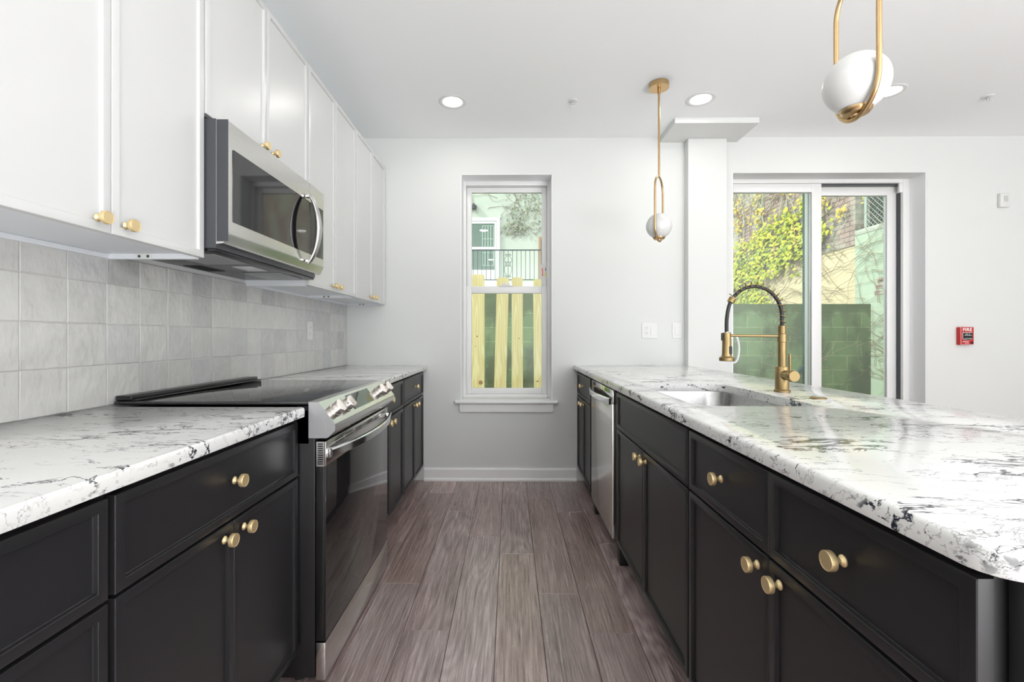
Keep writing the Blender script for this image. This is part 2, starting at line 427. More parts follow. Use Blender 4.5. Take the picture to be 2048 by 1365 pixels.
# plank floor: one mesh, each board an island
mb = MB(); mb.mi = 1
mb.box((XW-.2, YB-.2, -.12), (XR+.2, 3.90, -.0022)); mb.mi = 0
known = {0: 2.40, 1: 2.03, 2: 1.761, -1: 2.607, -2: 1.774, -3: 2.11}
PW, PL, G = .179, 1.22, .0006
for c in range(-8, 28):
    x0 = -.054 + c*PW; x1 = x0+PW
    if x1 < XW+.02 or x0 > XR: continue
    x0 = max(x0, XW); x1 = min(x1, XR)
    st = known.get(c, rnd.uniform(0, PL)); st -= PL*math.ceil((st-YB)/PL)
    while st < YF:
        y0, y1 = max(st, YB), min(st+PL, YF)
        if y1-y0 > .02:
            e = .0010
            mb.loops([[Vector((x, y, -.002)) for x, y in ((x0+G, y0+G), (x1-G, y0+G), (x1-G, y1-G), (x0+G, y1-G))],
                      [Vector((x, y, 0)) for x, y in ((x0+G+e, y0+G+e), (x1-G-e, y0+G+e), (x1-G-e, y1-G-e), (x0+G+e, y1-G-e))]], True, False, True)
        st += PL
struct('floor', mb, [M['floor'], plain('plank joint', (.035, .024, .018), .7)])

# backsplash: one mesh of hand-made tiles on a grout bed
TS = .131
mb = MB(); mb.mi = 1; mb.box((XW+.0005, -.60, ZTOP+.0012), (XW+.0055, YF-.001, 1.398)); mb.mi = 0
yk = .018 - 5*TS
while yk < YF:
    for k in range(4):
        a0, a1 = max(yk, -.60)+.001, min(yk+TS, YF-.001)-.001
        b0, b1 = ZTOP+.001+k*TS+.001, min(ZTOP+.001+(k+1)*TS, 1.3985)-.001
        if a1-a0 < .01: continue
        j = lambda: rnd.uniform(-.0007, .0007)
        d = [XW+.008+rnd.uniform(-.0006, .0006)+j() for _ in range(4)]
        base = [(a0, b0), (a1, b0), (a1, b1), (a0, b1)]; e = .0022
        ins = [(a0+e, b0+e), (a1-e, b0+e), (a1-e, b1-e), (a0+e, b1-e)]
        mb.loops([[Vector((XW+.0055, a, b)) for a, b in base], [Vector((d[i]-.0012, a, b)) for i, (a, b) in enumerate(base)],
                  [Vector((d[i], a, b)) for i, (a, b) in enumerate(ins)]], True, False, True)
    yk += TS
build('tile_backsplash', mb, [M['tile'], M['grout']], smooth=0,
      props=('glossy off white square hand made tile backsplash along the left wall', 'backsplash'))

# ------------------------------------------------------------------ window
def frame_boxes(mb, x0, x1, z0, z1, y0, y1, wl, wr, wt, wb, bev=.003):
    mb.box((x0, y0, z0), (x0+wl, y1, z1), bev); mb.box((x1-wr, y0, z0), (x1, y1, z1), bev)
    mb.box((x0+wl, y0, z1-wt), (x1-wr, y1, z1), bev); mb.box((x0+wl, y0, z0), (x1-wr, y1, z0+wb), bev)
win = empty('window_1', ((WX0+WX1)/2, 3.80, WZ0), 'tall white single hung window in the far wall between the counters', 'window', None, 'structure')
mb = MB(); frame_boxes(mb, WX0+.001, WX1-.001, WZ0+.019, WZ1-.001, 3.785, 3.88, .028, .028, .040, .030)
build('window_frame', mb, M['vinyl'], win)
ZM = 1.527
mb = MB(); frame_boxes(mb, WX0+.030, WX1-.030, ZM-.02, WZ1-.042, 3.835, 3.868, .040, .040, .042, .045)
us = build('upper_sash', mb, M['vinyl'], win)
mb = MB(); mb.box((WX0+.07, 3.850, ZM+.025), (WX1-.07, 3.853, WZ1-.084)); build('pane', mb, M['glass'], us)
mb = MB(); frame_boxes(mb, WX0+.030, WX1-.030, WZ0+.050, ZM+.030, 3.796, 3.830, .042, .042, .058, .048)
mb.box((-.085, 3.790, ZM+.030), (.02, 3.826, ZM+.038), .003)
ls = build('lower_sash', mb, M['vinyl'], win)
mb = MB(); mb.box((WX0+.072, 3.811, WZ0+.098), (WX1-.072, 3.814, ZM-.028)); build('pane', mb, M['glass'], ls)
mb = MB(); mb.box((-.065, 3.795, ZM+.0382), (0.0, 3.822, ZM+.056), .008, 3); build('sash_lock', mb, M['vinyl'], ls)
mb = MB(); mb.box((-.435, 3.590, .612), (.378, 3.784, .634), .006, 3); build('window_sill', mb, M['trim'], win)
mb = MB(); mb.prism([(-.398, .611), (.340, .611), (.340, .560), (.328, .545), (-.386, .545), (-.398, .560)],
                    lambda p: Vector((p[0], YF-.018, p[1])), lambda p: Vector((p[0], YF-.0005, p[1])))
build('apron', mb, M['trim'], win)
mb = MB()
for a, b in ((WX0+.0005, WX0+.006), (WX1-.006, WX1-.0005)): mb.box((a, YF+.002, WZ0+.020), (b, 3.784, WZ1-.0065))
mb.box((WX0+.0005, YF+.002, WZ1-.006), (WX1-.0005, 3.784, WZ1-.0005)); build('reveal_brightener', mb, M['reveal'], win, 0)  # thin liner added so the window reveal looks daylit
# printed label on the jamb side of the sash
t = empty('window_label', (.275, 3.793, 1.60), 'small white printed sticker with red and yellow bars on the window frame', 'sticker')
mb = MB(); mb.box((.256, 3.8335, 1.612), (.322, 3.8343, 1.742)); build('paper', mb, M['white_plastic'], t)
mb = MB(); mb.box((.266, 3.8330, 1.645), (.276, 3.8334, 1.712)); build('red_bar', mb, M['lab_red'], t)
mb = MB(); mb.box((.292, 3.8330, 1.645), (.302, 3.8334, 1.676)); build('yellow_bar', mb, M['lab_yel'], t)
mb = MB()
for k in range(4): mb.box((.293, 3.8330, 1.690+k*.007), (.301, 3.8334, 1.694+k*.007))
build('print', mb, M['lab_blk'], t)

# ------------------------------------------------------------------ sliding door
door = empty('door_1', ((DX0+DX1)/2, 3.80, 0), 'white framed sliding glass door in the far wall behind the peninsula', 'door', None, 'structure')
mb = MB(); frame_boxes(mb, DX0+.001, DX1-.001, .004, DZ1-.001, 3.775, 3.895, .030, .058, .036, .03)
build('door_frame', mb, M['vinyl'], door)
mb = MB()
for a, b in ((DX0+.0005, DX0+.006), (DX1-.006, DX1-.0005)): mb.box((a, YF+.002, .002), (b, 3.774, DZ1-.0065))
mb.box((DX0+.0005, YF+.002, DZ1-.006), (DX1-.0005, 3.774, DZ1-.0005)); build('reveal_brightener', mb, M['reveal'], door, 0)  # added pale liner, imitates bright outdoor light on the door reveal
DM = 2.512
mb = MB(); frame_boxes(mb, DX0+.032, DM+.045, .036, DZ1-.040, 3.785, 3.825, .052, .080, .070, .10)
sp = build('sliding_panel', mb, M['vinyl'], door)
mb = MB(); mb.box((DX0+.084, 3.803, .136), (DM-.035, 3.807, DZ1-.11)); build('pane', mb, M['glass'], sp)
mb = MB(); frame_boxes(mb, DM-.035, DX1-.062, .036, DZ1-.052, 3.840, 3.878, .080, .075, .070, .10)
fp = build('fixed_panel', mb, M['vinyl'], door)
mb = MB(); mb.box((DM+.045, 3.856, .136), (DX1-.137, 3.860, DZ1-.122)); build('pane', mb, M['glass'], fp)
mb = MB(); mb.box((DM+.046, 3.800, DZ1-.050), (DX1-.062, 3.838, DZ1-.038)); mb.box((DX1-.0615, 3.800, .036), (DX1-.0583, 3.838, DZ1-.11))
build('track_gap', mb, M['dark_plastic'], door)
mb = MB(); mb.box((DX1-.085, 3.779, DZ1-.115), (DX1-.047, 3.798, DZ1-.037), .003); mb.box((DX1-.060, 3.776, DZ1-.105), (DX1-.047, 3.7785, DZ1-.037), .001)
build('bumper_block', mb, M['vinyl'], door)
hx = DX0+.058
mb = MB(); mb.box((hx-.018, 3.774, .885), (hx+.018, 3.7845, 1.20), .004)
hp = build('handle_plate', mb, M['vinyl'], sp)
mb = MB(); pts = []
for k in range(13):
    a = PI*k/12; pts.append((hx+.010+.045*math.sin(a)**.7, 3.762-.012*math.sin(a), 1.04+.115*math.cos(a)))
mb.tube(pts, .0085, 10); build('door_handle', mb, M['vinyl'], hp)
mb = MB(); mb.box((hx-.020, 3.7835, 1.225), (hx+.022, 3.7847, 1.33)); mb.box((hx-.018, 3.7835, 1.36), (hx+.020, 3.7847, 1.43))
build('blue_film', mb, M['blue_tape'], sp)['label'] = 'scraps of blue protective film on the white stile'

# ------------------------------------------------------------------ cabinets
XFL, XFR, XFU = -.680, .526, -.985
def xf_left(a, b, d): return Vector((XFL+d, a, b))
def xf_right(a, b, d): return Vector((XFR-d, a, b))
def xf_up(a, b, d): return Vector((XFU+d, a, b))
def abox(mb, xf, a0, a1, b0, b1, d0, d1, bev=0.): mb.box(xf(a0, b0, d0), xf(a1, b1, d1), bev)
def front(xf, a0, a1, b0, b1, t=.020, fw=.019):
    m_ = MB()
    def ring(i, d): return [xf(a, b, d) for a, b in ((a0+i, b0+i), (a1-i, b0+i), (a1-i, b1-i), (a0+i, b1-i))]
    m_.loops([ring(0, -t), ring(0, -.0022), ring(.0008, -.0006), ring(.0025, 0), ring(fw, 0), ring(fw+.0007, -.0006), ring(fw+.0016, -.0072), ring(fw+.0030, -.0080)], True, True, True)
    return m_
KNOB = [(.0095, 0), (.0095, .0018), (.0070, .0040), (.0052, .0065), (.0048, .0120), (.0062, .0160), (.0085, .0172), (.0150, .0176),
        (.0160, .0186, 1), (.0160, .0274, 1), (.0152, .0286), (.0135, .0286), (.0130, .0282), (.0001, .0282)]
knob_src = {}
def add_knob(xf, key, a, b, parent):
    if key not in knob_src:
        m_ = MB(); o = xf(a, b, 0); m_.lathe(KNOB, o, xf(0, 0, 1)-xf(0, 0, 0), 48, .0004)
        k = build('knob', m_, M['gold_knob'], parent, 30); knob_src[key] = (k, WLOC[k]-o)
    else:
        k, off = knob_src[key]; inst(k, 'knob', xf(a, b, 0)+off, parent)
def base_cabinet(xf, key, y0, y1, fronts, label, group, depth=.600, blocked_back=None):
    ym = (y0+y1)/2; r = empty('base_cabinet', xf(ym, 0, -.3), label, 'cabinet', group)
    y0 += .0006; y1 -= .0006; T = ZBOT-.0008
    m_ = MB()
    abox(m_, xf, y0, y0+.018, .11, T, -depth, -.0205); abox(m_, xf, y1-.018, y1, .11, T, -depth, -.0205)
    abox(m_, xf, y0+.018, y1-.018, .11, .128, -depth, -.0205); abox(m_, xf, y0+.018, y1-.018, .128, T, -depth, -depth+.012)
    abox(m_, xf, y0+.018, y1-.018, .845, T, -.04, -.0205); abox(m_, xf, y0+.018, y1-.018, .655, .715, -.04, -.0205)
    abox(m_, xf, y0+.018, y0+.045, .128, T, -.04, -.0205); abox(m_, xf, y1-.045, y1-.018, .128, T, -.04, -.0205)
    abox(m_, xf, ym-.02, ym+.02, .128, .70, -.04, -.0205)
    build('carcass', m_, M['black_gap'], r, 0)
    m_ = MB(); abox(m_, xf, y0, y1, .001, .1095, -.10, -.085); build('toe_kick', m_, M['kick'], r, 0)
    for kind, a0, a1, b0, b1, knobs in fronts:
        d = build(kind, front(xf, a0, a1, b0, b1), M['black_cab'], r, 25)
        for a, b in knobs: add_knob(xf, key, a, b, d)
    return r
DB, DT, RB, RT = .122, .683, .690, .862      # door bottom/top, drawer bottom/top
def std_fronts(y0, y1, pair_at=None, gap=.007, kz=.652):
    ym = (y0+y1)/2
    return [('drawer', y0+gap, y1-gap, RB, RT, [(ym, .782)]),
            ('door', y0+gap, ym-.0013, DB, DT, [(ym-.040, kz)]), ('door', ym+.0013, y1-gap, DB, DT, [(ym+.040, kz)])]
GL = 'black base cabinets under the left worktops'; GR = 'black base cabinets of the peninsula'
base_cabinet(xf_left, 'L', .082, .778, std_fronts(.082, .778), 'black base cabinet with drawer cut off by the left edge of the photo', GL)
base_cabinet(xf_left, 'L', .778, 1.472, std_fronts(.778, 1.472), 'black drawer and two door base cabinet just in front of the oven range', GL)
base_cabinet(xf_left, 'L', 2.240, 2.932, std_fronts(2.240, 2.932), 'black drawer and two door base cabinet just behind the oven range', GL)
f = std_fronts(2.932, 3.628); f = [(k, a0, min(a1, 3.600), b0, b1, kn) for k, a0, a1, b0, b1, kn in f]
base_cabinet(xf_left, 'L', 2.932, 3.628, f, 'black base cabinet in the left corner against the far wall', GL)
f = std_fronts(3.000, 3.628); f = [(k, a0, min(a1, 3.600), b0, b1, kn) for k, a0, a1, b0, b1, kn in f]
base_cabinet(xf_right, 'R', 3.000, 3.628, f, 'narrow black peninsula cabinet between the dishwasher and the far wall', GR)
ym = 1.819
base_cabinet(xf_right, 'R', 1.362, 2.276, [('false_front', 1.368, 2.270, RB, RT, []), ('door', 1.368, ym-.0013, DB, DT, [(ym-.040, .652)]),
             ('door', ym+.0013, 2.270, DB, DT, [(ym+.040, .652)])], 'black sink cabinet with a plain wide front below the basin', GR)
ym = .938
base_cabinet(xf_right, 'R', .522, 1.362, [('drawer', .522, ym-.0015, RB, RT, [(.728, .782)]), ('drawer', ym+.0015, 1.355, RB, RT, [(1.146, .782)]),
             ('door', .522, ym-.0015, DB, DT, [(ym-.040, .652)]), ('door', ym+.0015, 1.355, DB, DT, [(ym+.040, .652)])],
             'black peninsula cabinet with two drawers side by side at the near rounded counter end', GR)
# finished end panel and back panel of the peninsula
mb = MB(); mb.box((.560, .5025, .001), (1.150, .5205, ZBOT-.001), .0015)
build('end_panel', mb, M['black_cab'], None, 30, ('flat black end panel closing the near end of the peninsula', 'panel'))
mb = MB(); mb.prism([(.564, .851), (.569, .8525), (.574, .8515), (.578, .8535), (.576, .8505), (.570, .8495)], lambda p: Vector((p[0], .5024, p[1])), lambda p: Vector((p[0], .5021, p[1])))
build('paint_scuff', mb, plain('pale blue scuff', (.55, .65, .80), .5), [o for o in sc.objects if o.name == 'end_panel'][0], 0)
mb = MB(); mb.box((1.132, .5215, .001), (1.150, 3.628, ZBOT-.001), .0015)
build('back_panel', mb, M['black_cab'], None, 30, ('long black back panel of the peninsula facing the glass door', 'panel'))
for a0, a1, side in ((2.2775, 2.336, 'the sink cabinet'), (2.937, 2.9985, 'the far peninsula cabinet')):
    mb = MB(); mb.box((.545, a0, .001), (1.10, a1, ZBOT-.001), .001)
    build('filler_panel', mb, M['black_gap'], None, 30, (f'narrow black filler strip between the dishwasher and {side}', 'panel'))

# upper cabinets
def upper_cabinet(y0, y1, z0, z1, label, kz, dz0, last=None):
    ym = (y0+y1)/2; r = empty('wall_cabinet', xf_up(ym, z0, -.15), label, 'cabinet', 'white wall cabinets above the left worktop')
    y0 += .0006; y1 -= .0006; dp = XFU-XW-.001
    m_ = MB()
    abox(m_, xf_up, y0, y0+.016, z0, z1, -dp, -.0205, .0008); abox(m_, xf_up, y1-.016, y1, z0, z1, -dp, -.0205, .0008)
    abox(m_, xf_up, y0+.016, y1-.016, z0+.016, z0+.032, -dp, -.0205); abox(m_, xf_up, y0+.016, y1-.016, z1-.016, z1, -dp, -.0205)
    abox(m_, xf_up, y0+.016, y1-.016, z0+.032, z1-.016, -dp, -dp+.01)
    build('carcass', m_, M['white_box'], r, 0)
    if dz0 < 1.5:
        m_ = MB(); abox(m_, xf_up, y0+.0165, y1-.0165, z0+.001, z0+.0155, -dp+.001, -dp+.017, .0006); build('hanging_rail', m_, M['white_box'], r, 0)
        m_ = MB()
        m_.mi = 1
        for a in (-.20, -.172):
            o = xf_up(y1-.0171, z0+.008, a); m_.lathe([(.0045, 0), (.0045, .0012), (.002, .0020)], o, (0, -1, 0), 10)
        m_.mi = 0
        m_.box(xf_up(y1-.0170, z0+.002, -.212), xf_up(y1-.0164, z0+.0155, -.160))
        build('corner_bracket', m_, [M['white_plastic'], M['dark_plastic']], r)
    g = .003
    ends = last or y1-g
    for a0, a1, ka in ((y0+g, ym-.0013, ym-.040), (ym+.0013, ends, ym+.040)):
        d = build('door', front(xf_up, a0, a1, dz0, z1+.005, .020, .022), M['white_cab'], r, 25)
        add_knob(xf_up, 'U', ka, kz, d)
    return r
upper_cabinet(.778, 1.473, 1.386, 2.470, 'tall white two door wall cabinet nearest the viewer beside the microwave', 1.421, 1.391)
upper_cabinet(1.474, 2.236, 1.862, 2.470, 'short white two door wall cabinet above the microwave', 1.897, 1.862)
upper_cabinet(2.237, 2.930, 1.386, 2.470, 'tall white two door wall cabinet just behind the microwave', 1.421, 1.391)
upper_cabinet(2.931, 3.628, 1.386, 2.470, 'tall white two door wall cabinet against the far wall', 1.421, 1.391, 3.612)

# ------------------------------------------------------------------ worktops
def worktop(outer, hole, label):
    """outer/hole: functions inset -> list of 2D points"""
    m_ = MB(); bm = m_.bm
    prof = [(.009, ZTOP), (.0045, ZTOP-.0012), (.0015, ZTOP-.0042), (0, ZTOP-.0095), (0, ZBOT+.004), (.001, ZBOT+.001), (.0035, ZBOT)]
    vs = m_.loops([[Vector((x, y, z)) for x, y in outer(i)] for i, z in prof])
    def cap(ring, hz):
        es = [bm.edges.get((ring[i], ring[(i+1) % len(ring)])) for i in range(len(ring))]
        if hz: es += [bm.edges.get((hz[i], hz[(i+1) % len(hz)])) for i in range(len(hz))]
        if hz: bmesh.ops.triangle_fill(bm, use_beauty=True, use_dissolve=False, edges=es)
        else: bm.faces.new(ring)
    h0 = h1 = None
    if hole:
        hp_ = [(-.003, ZTOP), (-.0008, ZTOP-.001), (0, ZTOP-.003), (0, ZBOT)]
        hv = m_.loops([[Vector((x, y, z)) for x, y in hole(i)] for i, z in hp_]); h0, h1 = hv[0], hv[-1]
    cap(vs[0], h0); cap(vs[-1], h1)
    return build('worktop', m_, M['marble'], None, 40, (label, 'worktop', 'white veined stone worktops'))
rect = lambda x0, x1, y0, y1: (lambda i: [(x0+i, y0+i), (x1-i, y0+i), (x1-i, y1-i), (x0+i, y1-i)])
worktop(rect(XW+.001, -.653, -.60, 1.452), None, 'white veined stone worktop in front of the oven range')
worktop(rect(XW+.001, -.653, 2.246, YF-.001), None, 'short white veined stone worktop between the range and the far wall')
def pen(i):
    x0, x1, y0, y1, r = .502+i, 1.395-i, .472+i, YF-.001-i, .045-i
    pts = [(x1, y1), (x0, y1)]
    for k in range(9): a = PI+PI/2*k/8; pts.append((x0+r+r*math.cos(a), y0+r+r*math.sin(a)))
    for k in range(9): a = 1.5*PI+PI/2*k/8; pts.append((x1-r+r*math.cos(a), y0+r+r*math.sin(a)))
    # notch round the wall column
    return pts[2:] + [(x1, 3.553-i), (1.375-i, 3.553-i), (1.375-i, y1), (x0, y1)]
SX0, SX1, SY0, SY1 = .605, 1.003, 1.480, 2.182
worktop(pen, lambda i: rrect(SX0+i, SX1-i, SY0+i, SY1-i, .075-i, 8), 'long white veined stone peninsula worktop with the sink cut into it')

# ------------------------------------------------------------------ sink
t = empty('sink', ((SX0+SX1)/2, (SY0+SY1)/2, .66), 'undermount stainless steel sink basin in the peninsula worktop', 'sink')
mb = MB()
def sr(i, z, r): return [Vector((x, y, z)) for x, y in rrect(SX0-.004+i, SX1+.004-i, SY0-.004+i, SY1+.004-i, r, 8)]
zz = ZBOT-.0008
vs = mb.loops([sr(-.018, zz, .09), sr(0, zz, .079), sr(.002, zz-.006, .078), sr(.010, zz-.18, .07), sr(.016, zz-.20, .065), sr(.032, zz-.212, .05), sr(.10, zz-.215, .04)], True, False, True)
b_ = build('basin', mb, M['sink_steel'], t, 40)
md = b_.modifiers.new('thickness', 'SOLIDIFY'); md.thickness = .0012; md.offset = -1
mb = MB(); mb.lathe([(.045, 0), (.045, .002), (.038, .003), (.030, .001), (.012, .0012), (.010, .006), (.0001, .006)], ((SX0+SX1)/2, (SY0+SY1)/2, zz-.2145), (0, 0, 1), 28)
build('drain', mb, M['chrome'], t)

# ------------------------------------------------------------------ faucet
FX, FY = 1.098, 1.86
t = empty('faucet', (FX, FY, ZTOP), 'brushed gold spring neck pull down faucet standing behind the sink', 'faucet')
Z = lambda z: z-ZTOP-.0003
mb = MB(); mb.lathe([(.0300, 0), (.0300, .008), (.0285, .010), (.0258, .011), (.0258, .100), (.0245, .1022), (.0165, .1030)], (FX, FY, ZTOP+.0003), (0, 0, 1), 36)
build('base', mb, M['faucet'], t)
mb = MB(); mb.lathe([(.0160, .1032), (.0160, .200), (.0178, .202), (.0178, .2335), (.0165, .2345)], (FX, FY, ZTOP), (0, 0, 1), 32)
build('column', mb, M['faucet'], t)
mb = MB()
pr = [(.0125, .2347)]
for k in range(7): pr += [(.0152, .2355+k*.0046), (.0152, .2380+k*.0046), (.0135, .2384+k*.0046), (.0135, .2398+k*.0046)]
mb.lathe(pr, (FX, FY, ZTOP), (0, 0, 1), 28); build('threaded_collar', mb, M['faucet'], t)
hose = [(1.098, 1.170), (1.0975, 1.205), (1.096, 1.236), (1.089, 1.265), (1.075, 1.292), (1.052, 1.317), (1.022, 1.334), (.986, 1.340), (.949, 1.333), (.916, 1.311), (.8945, 1.284), (.8825, 1.2525), (.8755, 1.205), (.8750, 1.155)]
def spline(pts, n):
    out = []
    P = [pts[0]]+pts+[pts[-1]]
    for i in range(1, len(P)-2):
        for k in range(n):
            q = k/n; res = []
            for c in range(len(pts[0])):
                p0, p1, p2, p3 = P[i-1][c], P[i][c], P[i+1][c], P[i+2][c]
                res.append(.5*((2*p1)+(-p0+p2)*q+(2*p0-5*p1+4*p2-p3)*q*q+(-p0+3*p1-3*p2+p3)*q**3))
            out.append(tuple(res))
    out.append(pts[-1]); return out
hs = spline(hose, 6); hp3 = [Vector((x, FY, z)) for x, z in hs]
mb = MB(); mb.tube(hp3, .0072, 12); build('hose', mb, M['black_rubber'], t)
# spring around the hose up to the end ferrule
arc = [0.]
for a, b in zip(hp3, hp3[1:]): arc.append(arc[-1]+(b-a).length)
def at(s_):
    for i in range(len(arc)-1):
        if arc[i+1] >= s_:
            q = (s_-arc[i])/(arc[i+1]-arc[i]); p = hp3[i].lerp(hp3[i+1], q); return p, (hp3[i+1]-hp3[i]).normalized()
    return hp3[-1], (hp3[-1]-hp3[-2]).normalized()
s0, s1 = .092*.9, arc[60]-.004
mb = MB(); pts = []; turns = 15
s0 = .012
for k in range(turns*14+1):
    q = k/(turns*14); p, tg = at(s0+(s1-s0)*q); nrm = Vector((-tg.z, 0, tg.x)); bn = Vector((0, 1, 0)); a = 2*PI*turns*q
    outw = Vector((p.x-.986, 0, p.z-1.20)).normalized()*.0075*min(1, q*2.5)
    pts.append(p + outw + (nrm*math.cos(a)+bn*math.sin(a))*.0135)
mb.tube(pts, .0018, 6); build('spring', mb, M['faucet'], t)
p, tg = at(arc[60]); mb = MB()
mb.lathe([(.0105, -.012), (.0135, -.011), (.0135, -.006), (.0120, -.005), (.0135, -.004), (.0135, .001), (.0120, .002), (.0135, .003), (.0135, .009), (.0105, .010)], p, tg, 24)
build('ferrule', mb, M['faucet'], t)
SHX = .8755
mb = MB(); mb.lathe([(.0001, 0), (.0265, 0), (.0285, .002), (.0285, .0135), (.0265, .0155), (.0205, .0185), (.0180, .026), (.0168, .090), (.0158, .112), (.0145, .1150), (.0001, .1150)], (SHX, FY, 1.039), (0, 0, 1), 32)
sh = build('spray_head', mb, M['faucet'], t)
mb = MB(); mb.prism([(.0062*math.cos(2*PI*k/20), (.011 if math.sin(2*PI*k/20) > 0 else -.011)+.0062*math.sin(2*PI*k/20)) for k in range(20)],
                    lambda p: Vector((SHX+.0075+p[0], FY-.0120, 1.083+p[1])), lambda p: Vector((SHX+.0075+p[0], FY-.0182, 1.083+p[1])))
build('button', mb, M['black_rubber'], sh)['label'] = 'black push button'
mb = MB(); mb.lathe([(.0075, .1152), (.0075, .1175), (.0068, .119)], (SHX, FY, 1.039), (0, 0, 1), 16); build('hose_nut', mb, M['chrome'], sh)
mb = MB(); mb.tube([(SHX+.0145, FY, 1.142), (FX-.0175, FY, 1.140)], .0052, 14); build('docking_arm', mb, M['faucet'], t)
mb = MB(); mb.box((SHX-.0215, FY-.004, 1.122), (SHX-.0155, FY+.004, 1.152), .001); build('dock_clip', mb, M['black_rubber'], t)
HZ = ZTOP+.070
mb = MB(); mb.lathe([(.0195, .018), (.0195, .052), (.0185, .0525), (.0185, .0535), (.0212, .0545), (.0212, .0800), (.0204, .0815), (.0001, .0815)], (FX, FY, HZ), (0, -1, 0), 36)
hd = build('handle', mb, M['faucet'], t)
mb = MB(); mb.tube([(FX-.0095, FY-.068, HZ+.016), (FX-.0105, FY-.068, HZ+.086)], [.0048, .0052], 14); build('lever', mb, M['faucet'], hd)
mb = MB(); mb.lathe([(.0275, .0003), (.0275, .0025), (.0250, .0045), (.0165, .0052), (.0155, .0045), (.0150, .0055), (.0001, .0062)], (1.111, 1.662, ZTOP), (0, 0, 1), 36)
build('disposal_button', mb, M['faucet'], None, 35, ('flat round gold disposal button set in the worktop beside the faucet', 'button'))

# ------------------------------------------------------------------ oven range
y0, y1 = 1.4775, 2.2335
t = empty('oven_range', (-.95, (y0+y1)/2, 0), 'stainless and black slide in electric range between the left worktops', 'range')
mb = MB(); mb.box((-1.285, y0+.002, .030), (-.632, y1-.002, .8995), .003); mb.box((-.69, y0+.002, .79), (-.652, y1-.002, .912))
build('body', mb, M['black_enamel'], t)
for x in (-1.22, -.70):
    for y in (y0+.05, y1-.05):
        mb = MB(); mb.lathe([(.018, .0003), (.018, .008), (.010, .010), (.010, .029)], (x, y, 0), (0, 0, 1), 16)
        build('levelling_foot', mb, M['black_rubber'], t)
mb = MB(); mb.box((-1.286, y0-.001, .9150), (-.6505, y1+.001, .9265), .0025, 3); ck = build('cooktop', mb, M['black_glass'], t)
mb = MB(); mb.box((-1.286, y0+.004, .9268), (-1.232, y1-.004, .944), .004, 3); mb.box((-1.231, y0+.004, .9268), (-1.214, y1-.004, .932), .002); build('rear_vent_trim', mb, M['black_enamel'], t)
prof = [(-.650, .9255), (-.6235, .9255), (-.620, .9245), (-.5655, .855), (-.5645, .851), (-.5645, .836), (-.567, .831), (-.587, .811), (-.592, .809), (-.650, .809)]
mb = MB(); mb.prism(prof, lambda p: Vector((p[0], y0, p[1])), lambda p: Vector((p[0], y1, p[1])))
cp = build('control_panel', mb, M['steel'], t, 20)
mb = MB(); mb.prism(prof, lambda p: Vector((p[0], y0-.004, p[1])), lambda p: Vector((p[0], y0-.0004, p[1])))
mb.prism([(-.642, .895), (-.625, .895), (-.592, .853), (-.592, .832), (-.600, .824), (-.642, .824)], lambda p: Vector((p[0], y0-.0052, p[1])), lambda p: Vector((p[0], y0-.0041, p[1])))
build('end_cap', mb, plain('silver plastic', (.40, .40, .41), .35, .4), cp, 20)
sd = Vector((.0545, 0, -.0695)).normalized(); sn = Vector((.0695, 0, .0545)).normalized(); so = Vector((-.620, 0, .9245))
def slope(y, s_, h): return so + Vector((0, y, 0)) + sd*s_ + sn*h
mb = MB(); mb.prism([(1.700, .010), (1.700, .072), (1.955, .072), (1.955, .010)], lambda p: slope(p[0], p[1], .0003), lambda p: slope(p[0], p[1], .0016)); build('display', mb, M['black_glass'], cp)
for i, y in enumerate((1.545, 1.645, 2.055, 2.160)):
    mb = MB(); o = slope(y, .046, .0004)
    mb.lathe([(.0255, 0), (.0255, .002), (.0215, .004), (.0205, .0045), (.0225, .008), (.0225, .0245), (.0210, .0265), (.0001, .0265)], o, sn, 32)
    k = build('control_knob', mb, M['knob_steel'], cp, 30)
    mb = MB(); e2 = Vector((0, 1, 0)); dirn = (sd*math.cos(.0)+e2*math.sin(.0)); per = sn.cross(dirn)
    oo = o + sn*.0268
    def gp(u_, v_, h_): return oo + dirn*u_ + per*v_ + sn*h_
    mb.loops([[gp(u_*.021, v_*.0075, 0) for u_, v_ in ((-1, -1), (1, -1), (1, 1), (-1, 1))], [gp(u_*.0205, v_*.006, .010) for u_, v_ in ((-1, -1), (1, -1), (1, 1), (-1, 1))],
              [gp(u_*.0185, v_*.0035, .0115) for u_, v_ in ((-1, -1), (1, -1), (1, 1), (-1, 1))]], True, True, True)
    build('grip', mb, M['knob_steel'], k, 30)
mb = MB(); mb.box((-.6305, y0+.004, .148), (-.601, y1-.004, .7965), .003); od = build('oven_door', mb, M['black_enamel'], t)
mb = MB(); mb.box((-.6008, y0+.005, .150), (-.5975, y1-.005, .7145), .001); build('window', mb, M['oven_glass'], od)
mb = MB(); mb.box((-.6008, y0+.004, .7155), (-.5970, y1-.004, .7960), .0015)
mb.box((-.628, y0+.0035, .7155), (-.601, y0+.0039, .7960))
st = build('top_strip', mb, M['steel_v'], od)
mb = MB()
for yy in (1.60, 1.70, 1.80, 1.95, 2.05, 2.15):
    mb.box((-.5971, yy-.035, .781), (-.5966, yy+.035, .7845)); mb.box((-.5971, yy-.035, .7725), (-.5966, yy+.035, .7755))
build('vent_slots', mb, M['shadow_slot'], st)
mb = MB()
for k in range(10): mb.box((-.623, y0+.0030, .722+k*.0072), (-.606, y0+.0034, .7255+k*.0072))
build('side_vent', mb, M['shadow_slot'], st)
mb = MB()
for k in range(11): mb.box((-.626, y0+.03+k*.064, .7970), (-.606, y0+.075+k*.064, .7974))
build('top_vent', mb, M['shadow_slot'], st)
